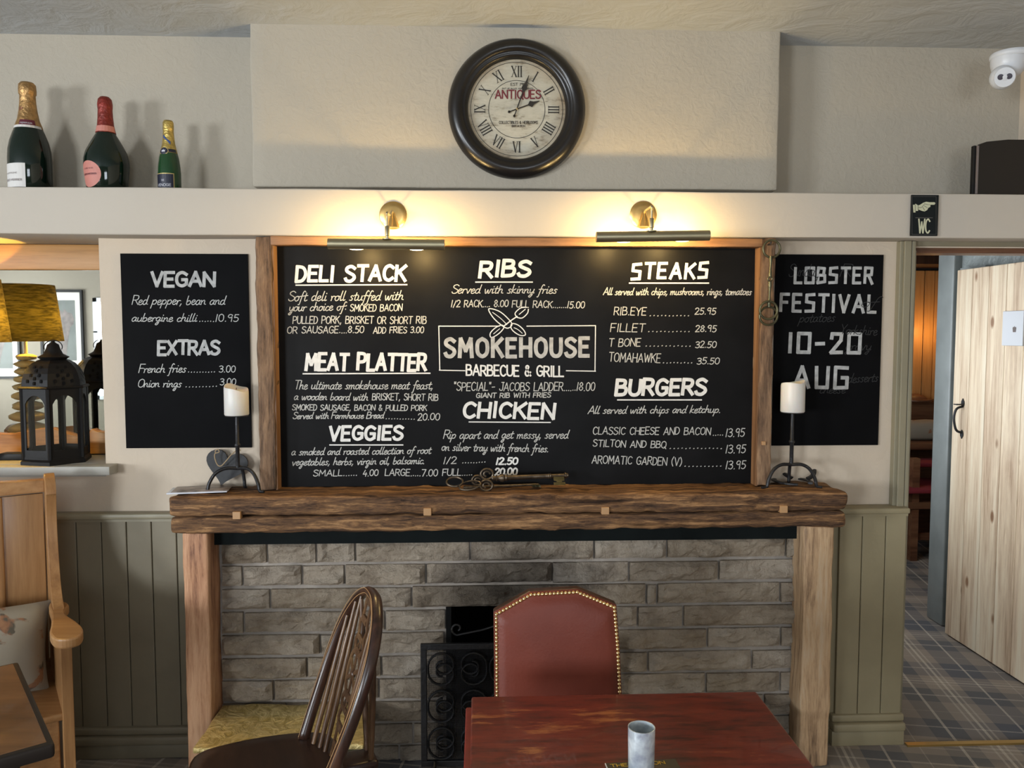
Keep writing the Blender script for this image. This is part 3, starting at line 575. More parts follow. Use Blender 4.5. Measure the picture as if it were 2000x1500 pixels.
# ------------------------------------------------------------------ stroke lettering
G = {
'A': "6;0,0 3,10 6,0|1.2,3.4 4.8,3.4", 'B': "5;0,0 0,10|~0,10 3.6,9.6 4.2,7.6 3.2,5.8 0,5.4|~0,5.4 4.2,5 5,2.8 4,.4 0,0",
'C': "5;~5,8.4 3,10 .8,8.6 0,5 .8,1.4 3,0 5,1.6", 'D': "5;0,0 0,10|~0,10 3.4,9.2 5,5 3.4,.8 0,0", 'E': "4.5;4.5,10 0,10 0,0 4.5,0|0,5.2 3.8,5.2",
'F': "4.3;4.5,10 0,10 0,0|0,5.2 3.6,5.2", 'G': "5.4;~5.2,8.4 3,10 .8,8.6 0,5 .8,1.4 3,0 5.2,1.4|5.2,1.4 5.2,4.6 3,4.6", 'H': "5.2;0,0 0,10|5.2,0 5.2,10|0,5 5.2,5",
'I': "1.2;.6,0 .6,10", 'J': "4;4,10 4,2.4|~4,2.4 3.4,.4 2,0 .6,.6 0,2|2,10 5.2,10", 'K': "5;0,0 0,10|5,10 0,4.6|1.6,6 5.2,0", 'L': "4;0,10 0,0 4.2,0",
'M': "6.6;0,0 .6,10 3.3,3.4 6,10 6.6,0", 'N': "5.4;0,0 0,10 5.4,0 5.4,10", 'O': "5.6;~2.8,10 .6,8.4 0,5 .6,1.6 2.8,0 5,1.6 5.6,5 5,8.4 2.8,10", 'P': "4.8;0,0 0,10|~0,10 3.8,9.6 4.8,7.4 3.8,5 0,4.6",
'Q': "5.6;~2.8,10 .6,8.4 0,5 .6,1.6 2.8,0 5,1.6 5.6,5 5,8.4 2.8,10|3.6,2 6,-1", 'R': "5;0,0 0,10|~0,10 3.8,9.6 4.6,7.6 3.6,5.2 0,4.8|2.2,4.8 5.2,0",
'S': "4.8;~4.8,8.6 2.8,10 .6,9 .4,7 2.4,5.4 4.4,4 4.8,2 3,.1 .8,.4 0,1.8", 'T': "5;0,10 5.4,10|2.7,10 2.7,0", 'U': "5.2;~0,10 0,3 1,.6 2.6,0 4.2,.6 5.2,3 5.2,10", 'V': "5.4;0,10 2.7,0 5.4,10",
'W': "7.4;0,10 1.8,0 3.7,8 5.6,0 7.4,10", 'X': "5.2;0,0 5.2,10|0,10 5.2,0", 'Y': "5;0,10 2.5,5 5,10|2.5,5 2.5,0", 'Z': "5;0,10 5,10 0,0 5,0",
'0': "4.8;~2.4,10 .5,8.4 0,5 .5,1.6 2.4,0 4.3,1.6 4.8,5 4.3,8.4 2.4,10", '1': "1.6;1.2,10 .4,0", '2': "4.6;~0,8 1,9.8 2.8,10 4.2,8.6 3.8,6 0,0|0,0 4.8,.2", '3': "4.6;~0,9 2,10 4.2,8.8 3.8,6.4 1.6,5.4 4.2,4.6 4.6,2 2.6,0 0,1",
'4': "4.8;2.4,10 0,3.6 5,3.6|3.8,6 3.4,0", '5': "4.6;4.6,10 1,10 .6,5.6|~.6,5.6 3,6 4.6,3.6 3.6,.8 1.6,0 0,1", '6': "4.6;~4,10 1.2,7.6 0,3.4 1.4,.2 3.6,.4 4.6,3 3,5.4 .4,4", '7': "4.6;0,10 4.8,10 1.6,0", '8': "4.6;~2.3,5.4 .4,7.4 2.3,10 4.2,7.4 2.3,5.4 0,2.6 2.3,0 4.6,2.6 2.3,5.4", '9': "4.6;~4.2,7.2 2.2,5.2 .2,7 1.6,9.8 4.2,9.2 4.2,7.2 3.8,0",
'.': "1.4;.5,0 .9,.5", ',': "1.6;1,1 .2,-1.6", ':': "1.6;.8,1 .9,1.6|.8,5 .9,5.6", '-': "3.6;0,4.6 3.4,4.8", '&': "5.4;~5.4,0 1,7.6 2.2,9.8 3.4,8 .4,3.6 1,.4 3,.2 5.2,3.6", '/': "3.2;3.2,10 0,-.6", '"': "2.4;.2,11 .4,8.6|1.8,11 1.7,8.6", "'": "1;.4,10.6 .3,8.6", '(': "2.4;~2.2,11 .4,7 .4,3 2,-1", ')': "2.4;~0,11 1.8,7 1.8,3 .2,-1", ' ': "3.2;",
'a': "4.4;~3.6,4.4 2,5.2 .4,3.6 .2,1.4 1.2,0 2.6,1 3.6,4.6|~3.6,4.6 3.3,1 4.6,.4", 'b': "4.2;~.6,9.8 .3,5 .4,.6 2,0 3.6,1.6 3.2,4 1.6,4.4 .4,2.6", 'c': "3.4;~3.2,4.2 1.8,5 .4,3.4 .4,1 1.8,0 3.6,1.2", 'd': "4.4;~3.4,4.4 1.8,5 .3,3 .8,.2 2.4,.4 3.6,3|~4,9.8 3.5,4 3.4,1 4.6,.4",
'e': "3.6;~.4,2.2 2.6,3.2 2.8,4.8 1.4,5 .3,3 .8,.4 2.2,0 3.8,1.4", 'f': "3.2;~4,9 3,10 2,8 1.4,2 .8,-3.4 -.2,-3.8|0,4.6 3.4,5", 'g': "4.4;~3.6,4.4 2,5.2 .4,3.4 .8,.8 2.4,.8 3.6,3.4|~3.7,4.6 3.2,-1 2,-4.2 .6,-3.6 1.8,-1.4 4.6,1", 'h': "4.4;~.8,9.8 .6,5 .3,0|~.4,2.6 1.8,4.8 3.2,4.4 3.2,1 4.6,.4",
'i': "2;~.8,5 .6,1.2 1,.1 2.2,.8|1,7.2 1.1,7.7", 'j': "2;~1,5 .8,-2 -.6,-3.8|1.1,7.2 1.2,7.7", 'k': "4;~.8,9.8 .5,5 .2,0|~3.2,5 .6,2.6 2,1.2 4,.2", 'l': "2.2;~1.2,9.8 .7,5 .7,1 1.2,0 2.4,.8", 'm': "6.4;~0,4.8 .4,2.6 .3,0|~.4,2.8 1.8,4.8 2.7,4 2.6,0|~2.7,2.8 4.2,4.8 5,4 5,1 6.4,.4", 'n': "4.2;~0,4.8 .4,2.6 .3,0|~.4,2.8 2,4.8 3,4 3,1 4.4,.4",
'o': "4;~2,5 .5,4 .3,1.6 1.6,0 3.2,1.2 3.4,3.8 2,5 4,4.4", 'p': "4.4;~.6,4.8 .4,1 -.2,-4|~.5,3 2.2,5 3.8,3.6 3,.6 .6,.6", 'q': "4.2;~3.4,4.6 1.6,5 .3,3 1,.4 3,1|3.6,4.8 3.2,-4", 'r': "3;~0,4.6 .6,2.6 .4,0|~.6,3 1.6,4.6 3.2,4.4", 's': "3.4;~3,4.4 1.8,5 .8,3.8 2.4,2 2,.2 .2,.4", 't': "3;~1.6,8 1.1,4 1,.8 1.8,0 3.2,.9|-.2,5.2 3,5.6",
'u': "4.4;~.4,4.8 .4,1.2 1.6,0 3.2,1.6 3.5,4.8|~3.5,4.8 3.3,1 4.6,.4", 'v': "3.8;~0,4.8 1,2 1.6,0 2.6,2.6 3.2,4.8 4,4.4", 'w': "5.8;~0,4.8 .8,.6 1.6,.2 2.6,4 3.2,.4 4.2,.6 5,4.8 6,4.4", 'x': "3.8;0,4.8 3.6,0|3.8,4.8 0,0", 'y': "4.2;~.4,4.8 .6,1.4 1.8,.4 3.4,2.4|~3.7,4.8 3.2,-1 1.8,-4.2 .4,-3.4 1.8,-1.4 4.4,.8", 'z': "4;0,4.8 3.4,4.8 0,0 3.8,0"}
GB = {'O': "5;0,10 5,10|5,10 5,0|5,0 0,0|0,0 0,10", '0': "5;0,10 5,10|5,10 5,0|5,0 0,0|0,0 0,10", '1': "1.2;.6,10 .6,0", '2': "5;.2,7.6 .4,10|.4,10 4.6,10|4.6,10 4.4,6.6|4.4,6.6 .2,0|.2,0 5,.2", 'S': "4.8;4.8,10 .4,9.6|.4,9.6 .3,5.6|.3,5.6 4.6,5|4.6,5 4.6,.2|4.6,.2 0,0",
 'B': "4.6;0,0 0,10|0,10 4,9.6|4,9.6 3.6,5.6|0,5.2 4.4,5|4.4,5 4.6,.8|4.6,.8 0,0", 'R': "4.8;0,0 0,10|0,10 4.4,9.8|4.4,9.8 4.2,5.4|4.2,5.4 0,4.8|2.4,4.8 4.9,-.6", 'G': "5;5,9.8 0,10|0,10 0,0|0,0 5,.2|5,.2 5,5|5,5 2.8,5", 'U': "5;0,10 .3,0|.3,0 4.8,0|4.8,0 4.9,10"}
G.update({'#'+k: v for k, v in GB.items()})
GP = {}
for ch, s in G.items():
    wd, rest = s.split(';'); strokes = []
    for st_ in rest.split('|'):
        if not st_: continue
        sm = st_[0] == '~'; pts = [tuple(map(float, q.split(','))) for q in st_.lstrip('~').split()]; strokes.append((sm, pts))
    GP[ch] = (float(wd), strokes)
LIFT = [0]
def ribbon(mb, pts, w, fn, h, caps=True):      # flat painted stroke; fn(u,v,h)->point; mitred, every stroke a hair above the last
    q = [Vector(p[:2]) for p in pts]; q = [p for i, p in enumerate(q) if i == 0 or (p-q[i-1]).length > 1e-6]
    if len(q) < 2: return
    run = [q[0]]; runs = []
    for i in range(1, len(q)):                 # split at sharp corners
        run.append(q[i])
        if i < len(q)-1 and (q[i]-q[i-1]).normalized().dot((q[i+1]-q[i]).normalized()) < .35: runs.append(run); run = [q[i]]
    runs.append(run)
    shut = len(runs) == 1 and (q[0]-q[-1]).length < 1e-6 and len(q) > 3
    for r in runs:
        LIFT[0] = (LIFT[0]+1) % 40; hh = h+LIFT[0]*1.2e-5; k = len(r); d0 = (r[1]-r[0]).normalized(); d1 = (r[-1]-r[-2]).normalized()
        r = list(r); vs = []; ex = 0 if shut else w*.35
        if not shut: r[0] = r[0]-d0*ex; r[-1] = r[-1]+d1*ex
        for i in range(k):
            a = (r[i]-r[i-1]).normalized() if i else (d1 if shut else d0); b_ = (r[i+1]-r[i]).normalized() if i < k-1 else (d0 if shut else d1)
            n = Vector((-(a+b_).y, (a+b_).x)).normalized()*w/2/max(.6, math.sqrt(max(.01, (1+a.dot(b_))/2)))
            vs += [fn(*(r[i]-n), hh), fn(*(r[i]+n), hh)]
        mb.add(vs, [(2*i, 2*i+2, 2*i+3, 2*i+1) for i in range(k-1)])
def text_pts(s, sp=1.5, slant=0, block=False, jit=.0, script=False):
    out = []; x = 0; rnd = random.Random(hash(len(s)*31+ord(s[0])))
    sp_ = .3 if script else sp
    for ch in s:
        wd, strokes = GP.get('#'+ch if block and '#'+ch in GP else ch, GP[' ']); dy = rnd.uniform(-jit, jit); sc_ = 1+rnd.uniform(-jit, jit)*.08
        for sm, pts in strokes:
            pp = [(x+px+slant*py, py*sc_+dy) for px, py in pts]
            if sm and not block: pp = [(q.x, q.y) for q in smoothpts([(a, b_, 0) for a, b_ in pp], 4)]
            out.append(pp)
        x += wd + (sp_ if (ch not in '.') else sp*.9 if not script else 1.2)
    return out, x-sp_
def write(parent, s, x0, y0, x1, y1, cap, sw, Y, mat='chalk', name='lettering', slant=0, block=False, jit=.3, script=False, h=.0006, caps=True, sp=1.5):
    a, b_ = P(x0, y0, Y=Y), P(x1, y1, Y=Y); st_, wd = text_pts(s, sp, slant, block, jit, script)
    pxm = (b_.x-a.x)/max(1, x1-x0); ch = cap*pxm; kx = (b_.x-a.x)/wd; kz = ch/10; sl = (b_.z-a.z)/wd
    if sw > 4: dz_ = sw*pxm*.62; a = a+Vector((sw*pxm*.4, 0, dz_)); b_ = b_+Vector((-sw*pxm*.4, 0, dz_)); ch -= sw*pxm*1.0; kx = (b_.x-a.x)/wd; kz = ch/10
    fn = lambda u, v, hh: Vector((u, Y-hh, v))
    mb = MB()
    for pp in st_: ribbon(mb, [(a.x+u*kx, a.z+v*kz+u*sl) for u, v in pp], sw*pxm, fn, h, caps)
    return mb.build(name, mat, parent)
def line(parent, x0, y0, x1, y1, sw, Y, mat='chalk', name='underline', h=.0008):
    a, b_ = P(x0, y0, Y=Y), P(x1, y1, Y=Y); mb = MB(); ribbon(mb, [(a.x, a.z), (b_.x, b_.z)], sw*.00195, lambda u, v, hh: Vector((u, Y-hh, v)), h); return mb.build(name, mat, parent)
# ------------------------------------------------------------------ main chalkboard
BY = 3.055
c0 = P(544, 700, Y=BY).x; c1 = P(1472, 700, Y=BY).x; cbz = mt-.002
cb = thing('chalkboard', 'large framed menu chalkboard standing on the timber mantelpiece', 'chalkboard', ((c0+c1)/2, 3.06, mt))
box(c0-.02, c1+.02, BY, 3.095, mt, bzb).build('board_panel', 'board', cb)
fo = P(502, 700, Y=2.99).x; fi = P(535, 700, Y=2.99).x
MB().rbox((fo, 2.992, mt-.001), (fi, 3.092, bzb-.001), .006, (3, 3, 50), .006, 12, 4).build('frame_upright', 'timberv', cb, smooth=True)
box(fi-.004, c0+.002, 3.0, 3.09, mt, bzb-.03).build('frame_liner', 'timberwarmv', cb)
fo2 = P(1511, 700, Y=2.99).x; fi2 = P(1484, 700, Y=2.99).x
MB().rbox((fi2, 2.992, mt-.001), (fo2, 3.092, bzb-.001), .006, (3, 3, 50), .006, 12, 14).build('frame_upright', 'timberv', cb, smooth=True)
box(c1-.002, fi2+.004, 3.0, 3.09, mt, bzb-.03).build('frame_liner', 'timberwarmv', cb)
rz = P(1000, 486, Y=BY).z
MB().rbox((fi-.005, 2.992, rz+.004), (fi2+.005, 3.05, bzb-.002), .004, (60, 1, 1), .002, 10, 4).build('frame_rail', 'timberwarm', cb, smooth=True)
c = P(1492, 866, Y=2.985); MB().rbox((c.x-.007, 2.984, c.z-.007), (c.x+.007, 2.996, c.z+.007), .001, (1, 1, 1)).build('peg', 'inlay', cb)
for s, a in (("DELI STACK", (576, 553, 793, 552, 35, 6.3)), ("MEAT PLATTER", (595, 726, 833, 727, 38, 6.6)), ("VEGGIES", (641, 863, 787, 862, 32, 6)), ("RIBS", (934, 545, 1036, 543, 36, 7)),
             ("CHICKEN", (903, 818, 1083, 821, 35, 6.3)), ("STEAKS", (1231, 548, 1382, 546, 34, 5.8)), ("BURGERS", (1200, 776, 1379, 775, 36, 6.8))):
    write(cb, s, *a, BY, 'chalk', 'heading', .08, jit=.35, sp=(2.8 if s == 'STEAKS' else 1.9), caps=s not in ('STEAKS',), block=(s == 'STEAKS'))
for a in ((578, 557, 795, 556, 2.4), (592, 730, 840, 729, 2.6), (644, 869, 787, 869, 2.4), (929, 551, 1040, 551, 2.4), (916, 824, 1075, 825, 2.2), (1229, 553, 1384, 553, 2.6), (1206, 781, 1370, 781, 2.6)): line(cb, *a, BY)
write(cb, "SMOKEHOUSE", 867, 701, 1152, 700, 42, 7.6, BY, 'chalkgrey', 'heading', 0, jit=.2, sp=2.9)
write(cb, "BARBECUE & GRILL", 911, 733, 1100, 735, 20, 3.2, BY, 'chalk', 'heading', 0, jit=.3)
for a in ((857, 637, 975, 637, 2), (1029, 637, 1163, 636, 2), (857, 637, 859, 723, 2), (858, 723, 908, 724, 2), (1106, 724, 1163, 725, 2), (1163, 636, 1162, 725, 2)): line(cb, *a, BY, name='border_line')
mb_ = MB()
def draw(pts, sw=2.0, sm=True, close=False):
    q = [P(x, y, Y=BY) for x, y in pts]; q = [(p.x, p.z, 0) for p in q]
    if sm: q = [(v.x, v.y) for v in smoothpts(q, 5, close)]
    if close: q = list(q)+[q[0]]
    ribbon(mb_, q, sw*.0019, lambda u, v, hh: Vector((u, BY-hh, v)), .0008)
draw([(955, 603), (975, 608), (992, 622), (1000, 634), (990, 641), (973, 630), (960, 616)], close=True); draw([(962, 610), (978, 622), (990, 634)], 1.3)
draw([(1000, 632), (1012, 635), (1023, 645), (1026, 654), (1016, 655), (1004, 648), (998, 640)], close=True); draw([(1004, 640), (1012, 644), (1020, 651)], 1.3)
draw([(958, 658), (958, 650), (968, 640), (980, 635), (984, 640), (976, 650), (964, 658)], close=True); draw([(964, 652), (976, 642)], 1.3, False)
draw([(984, 637), (998, 626), (1010, 618)], 2.4, False); draw([(1010, 620), (1006, 612), (1016, 602), (1028, 600)], 2); draw([(1010, 620), (1020, 621), (1030, 612), (1032, 604)], 2); draw([(1014, 614), (1026, 604)], 1.6, False)
mb_.build('cutlery_drawing', 'chalk', cb)
S = dict(slant=.22, script=True, jit=.2); U = dict(slant=.10, jit=.4)
for s, x0, y0, x1, y1, cap, k in (
 ("Soft deli roll stuffed with", 563, 588, 787, 586, 19, 's'), ("your choice of:", 564, 608, 676, 606, 17, 's'), ("SMOKED BACON", 684, 608, 785, 607, 13, 'u'),
 ("PULLED PORK, BRISKET OR SHORT RIB", 572, 632, 832, 632, 14, 'u'), ("OR SAUSAGE....8.50", 561, 651, 710, 650, 13, 'u'), ("ADD FRIES 3.00", 729, 651, 827, 650, 12, 'u'),
 ("The ultimate smokehouse meat feast,", 574, 760, 845, 760, 17, 's'), ("a wooden board with", 574, 781, 718, 782, 15, 's'), ("BRISKET, SHORT RIB", 727, 781, 855, 783, 13, 'u'),
 ("SMOKED SAUSAGE, BACON & PULLED PORK", 571, 801, 833, 802, 11, 'u'), ("Served with Farmhouse Bread", 572, 818, 749, 817, 13, 's'), ("...........", 753, 818, 810, 819, 10, 'u'), ("20.00", 816, 821, 858, 820, 13, 'u'),
 ("a smoked and roasted collection of root", 569, 889, 841, 886, 15, 's'), ("vegetables, herbs, virgin oil, balsamic.", 570, 909, 830, 906, 15, 's'), ("SMALL......", 612, 930, 697, 929, 12, 'u'), ("4.00", 709, 930, 738, 929, 12, 'u'), ("LARGE.....7.00", 752, 929, 854, 930, 13, 'u'),
 ("Served with skinny fries", 882, 573, 1087, 573, 17, 's'), ("1/2 RACK.... 8.00", 881, 600, 992, 599, 13, 'u'), ("FULL RACK.......15.00", 1000, 600, 1141, 602, 13, 'u'),
 ("\"SPECIAL\"- JACOBS LADDER......18.00", 886, 763, 1161, 763, 16, 'u'), ("GIANT RIB WITH FRIES", 930, 777, 1075, 776, 9, 'u'),
 ("Rip apart and get messy, served", 866, 857, 1109, 856, 17, 's'), ("on silver tray with french fries.", 862, 880, 1072, 883, 16, 's'),
 ("1/2 .........", 866, 906, 948, 903, 13, 'u'), ("12.50", 969, 907, 1010, 907, 13, 'U'), ("FULL.....", 864, 929, 922, 928, 13, 'u'), ("20.00", 967, 928, 1009, 927, 13, 'U'),
 ("All served with chips, mushrooms, rings, tomatoes", 1178, 576, 1467, 576, 14, 's'),
 ("RIB.EYE", 1199, 615, 1261, 616, 15, 'u'), ("...........", 1268, 617, 1346, 617, 14, 'u'), ("25.95", 1357, 614, 1397, 614, 12, 'u'), ("FILLET", 1192, 648, 1258, 648, 16, 'u'), ("...........", 1265, 648, 1347, 648, 14, 'u'), ("28.95", 1358, 648, 1398, 648, 12, 'u'),
 ("T BONE", 1189, 677, 1250, 676, 15, 'u'), ("............", 1260, 676, 1349, 676, 14, 'u'), ("32.50", 1358, 679, 1398, 679, 12, 'u'), ("TOMAHAWKE", 1189, 706, 1289, 708, 17, 'u'), (".........", 1294, 709, 1352, 709, 14, 'u'), ("35.50", 1361, 711, 1404, 711, 12, 'u'),
 ("All served with chips and ketchup.", 1148, 808, 1408, 806, 15, 's'), ("CLASSIC CHEESE AND BACON", 1158, 848, 1387, 849, 14, 'u'), (".....", 1392, 850, 1412, 850, 13, 'u'), ("13.95", 1417, 853, 1453, 853, 16, 'u'),
 ("STILTON AND BBQ", 1158, 872, 1300, 875, 13, 'u'), ("..............", 1307, 876, 1410, 876, 14, 'u'), ("13.95", 1417, 885, 1455, 885, 16, 'u'), ("AROMATIC GARDEN (V)", 1156, 905, 1331, 909, 15, 'u'), ("..........", 1336, 911, 1409, 911, 14, 'u'), ("13.95", 1417, 916, 1455, 916, 16, 'u')):
    write(cb, s, x0, y0, x1, y1, cap, 3.2 if k == 'U' else 1.7, BY, 'chalkdim' if k != 'U' else 'chalk', **(S if k == 's' else U))
# ------------------------------------------------------------------ side blackboards
def posterboard(label, l, r, t_, b_):
    x0, x1 = P(l, 680, Y=3.09).x, P(r, 680, Y=3.09).x; z1, z0 = P((l+r)/2, t_, Y=3.09).z, P((l+r)/2, b_, Y=3.09).z
    o = box(x0, x1, 3.092, 3.0995, z0, z1).build('chalkboard', 'poster', loc=((x0+x1)/2, 3.095, z0)); return tag(o, label, 'chalkboard', 'unframed wall blackboards')
pb = posterboard('unframed black menu board listing vegan and extras, on the wall left of the framed board', 240, 487, 495.5, 875)
PY = 3.092
write(pb, "VEGAN", 294, 563, 421, 562, 33, 6.3, PY, 'chalkgrey', 'heading', 0.04); write(pb, "EXTRAS", 307, 696, 430, 695, 32, 6, PY, 'chalkgrey', 'heading', 0.04)
for s, x0, y0, x1, y1, cap, k in (("Red pepper, bean and", 258, 595, 439, 595, 18, 's'), ("aubergine chilli", 257, 628, 384, 628, 16, 's'), ("......10.95", 389, 628, 465, 628, 14, 'u'), ("French fries", 271, 728, 363, 727, 17, 's'), ("..........", 367, 727, 420, 727, 14, 'u'), ("3.00", 428, 727, 459, 727, 13, 'u'),
        ("Onion rings", 269, 756, 354, 756, 16, 's'), ("..........", 362, 756, 424, 755, 14, 'u'), ("3.00", 430, 752, 460, 752, 13, 'u')):
    write(pb, s, x0, y0, x1, y1, cap, 1.6, PY, 'chalkdim', **(S if k == 's' else U))
qb = posterboard('unframed black board announcing a lobster festival, on the wall right of the framed board', 1512, 1721, 497, 870)
for s, a in (("LOBSTER", (1550, 556, 1705, 556, 34, 5.6)), ("FESTIVAL", (1522, 611, 1711, 614, 38, 6)), ("10-20", (1537, 692, 1681, 694, 43, 7)), ("AUG", (1548, 761, 1656, 762, 46, 7))):
    write(qb, s, *a, PY, 'chalkgrey', 'heading', .02, block=True, jit=.15, caps=False, sp=3.0)
for s, a in (("Sunday", (1540, 540, 1600, 540, 24)), ("R", (1640, 540, 1660, 540, 24)), ("of", (1680, 600, 1712, 600, 20)), ("potatoes", (1560, 630, 1630, 628, 18)), ("Yorkshire", (1640, 652, 1712, 655, 18)), ("gravy", (1650, 684, 1700, 684, 18)), ("desserts", (1655, 748, 1714, 745, 18)), ("cheese", (1600, 768, 1650, 768, 16))):
    write(qb, s, *a, 1.4, PY, 'ghost', 'rubbed_writing', **S)
# ------------------------------------------------------------------ wall clock
cc = P(1010, 210, Y=3.04); rr = .250
ck = thing('wall_clock', 'round black-framed wall clock with roman numerals on the chimney breast', 'clock', (cc.x, 3.07, cc.z))
CY = 3.077; ck.scale = (1.035, 1, 1.035)
def disc(mb, r0, r1, y, n=64): return mb.lathe([(r0, y), (r1, y)] if r0 > 0 else [(1e-7, y), (r1, y)], (cc.x, 0, cc.z), n, 'Y')
prof = [(.178, -CY+.012), (.182, -CY+.030), (.192, -CY+.040), (.198, -CY+.036), (.202, -CY+.046), (.214, -CY+.052), (.226, -CY+.050), (.240, -CY+.040), (.250, -CY+.022), (.250, -CY-.0)]
MB().lathe(prof, (cc.x, 0, cc.z), 96, 'Y', cap=False).build('rim', 'blackgloss', ck, smooth='all')
o = MB().lathe([(1e-6, -CY+.012), (.181, -CY+.012)], (cc.x, 0, cc.z), 64, 'Y', cap=False).build('dial', 'clockface', ck)
FY = CY-.0125
mbk = MB()
for r in (.103, .168): mbk.lathe([(r-.0009, -FY+.0004), (r+.0009, -FY+.0004)], (cc.x, 0, cc.z), 72, 'Y', cap=False)
mbk.build('dial_ring', 'inkblack', ck)
RN = {12: 'XII', 1: 'I', 2: 'II', 3: 'III', 4: 'IIII', 5: 'V', 6: 'VI', 7: 'VII', 8: 'VIII', 9: 'IX', 10: 'X', 11: 'XI'}
for hnum, s in RN.items():
    ang = PI/2-hnum*PI/6; mb = MB(); H_ = .038; sz = H_/10
    items = []; x = 0
    for ch in s:
        wd = {'I': 2.6, 'V': 5.2, 'X': 5.6}[ch]; items.append((x, ch)); x += wd
    for (xo, ch) in items:
        if ch == 'I': L_ = [((1.3, 0), (1.3, 10), 1.1), ((.2, 0), (2.4, 0), .35), ((.2, 10), (2.4, 10), .35)]
        if ch == 'V': L_ = [((.6, 10), (2.6, 0), 1.1), ((4.5, 10), (2.6, 0), .45), ((-.1, 10), (1.8, 10), .35), ((3.6, 10), (5.2, 10), .35)]
        if ch == 'X': L_ = [((.6, 10), (4.8, 0), 1.1), ((4.8, 10), (.6, 0), .45), ((-.1, 10), (1.8, 10), .35), ((3.8, 10), (5.4, 10), .35), ((-.1, 0), (1.6, 0), .35), ((3.8, 0), (5.6, 0), .35)]
        for (a, b_, w_) in L_:
            pts = []
            for (u, v) in (a, b_):
                fl = -1 if 4 <= hnum <= 8 else 1      # the lower numerals stand with their feet outwards
                u2, v2 = (u+xo-x/2)*sz*fl, (v-5)*sz*fl+.135
                t = ang-PI/2; pts.append((cc.x+u2*math.cos(t)-v2*math.sin(t), cc.z+u2*math.sin(t)+v2*math.cos(t)))
            ribbon(mb, pts, w_*sz, lambda u, v, h: Vector((u, FY-h, v)), .0005, False)
    mb.build('numeral', 'inkblack', ck)
def clocktext(s, x0, y0, x1, y1, cap, sw, mat, **k): return write(ck, s, x0, y0, x1, y1, cap, sw, FY, mat, 'lettering', **k)
clocktext("ANTIQUES", 969, 193, 1054, 193, 15, 2.6, 'inkred', jit=0, h=.0006, sp=1.6); clocktext("EST 1906", 998, 169, 1030, 169, 5, .8, 'inkblack', jit=0)
clocktext("PUT UP IN U.S. ASSORTMENTS", 982, 175.5, 1040, 175.5, 2.2, .5, 'inkblack', jit=0); clocktext("COLLECTIBLES & HEIRLOOMS", 976, 241, 1049, 241, 5, .8, 'inkblack', jit=0); clocktext("BRIC A BRAC", 1000, 246.5, 1026, 246.5, 3, .6, 'inkblack', jit=0)
def hand(ang, ln, tail, k, y):
    poly = [(-.0018, -tail), (.0018, -tail), (.0022, ln*.35), (.0020, ln*.5), (.0105*k, ln*.62), (.0045*k, ln*.75), (.0008, ln), (-.0008, ln), (-.0045*k, ln*.75), (-.0105*k, ln*.62), (-.0020, ln*.5), (-.0022, ln*.35)]
    fn = lambda u, v, h: Vector((cc.x+u*math.cos(ang)+v*math.sin(ang), y-h, cc.z-u*math.sin(ang)+v*math.cos(ang)))
    mb = MB().prism(poly, fn, 0, .0012); mb.prism([(.005*math.cos(i*PI/4), -tail+.005*math.sin(i*PI/4)) for i in range(8)], fn, 0, .0012); mb.build('hand', 'inkblack', ck)
hand(R(20), .128, .027, 1, FY-.006); hand(R(70), .088, .030, 1.15, FY-.004)
MB().lathe([(.0001, -FY+.009), (.003, -FY+.0085), (.004, -FY+.004)], (cc.x, 0, cc.z), 12, 'Y').build('hub', 'goldnail', ck, smooth=True)
MB().lathe([(1e-6, -CY+.030), (.183, -CY+.030)], (cc.x, 0, cc.z), 48, 'Y', cap=False).build('glass', M['pane'], ck)
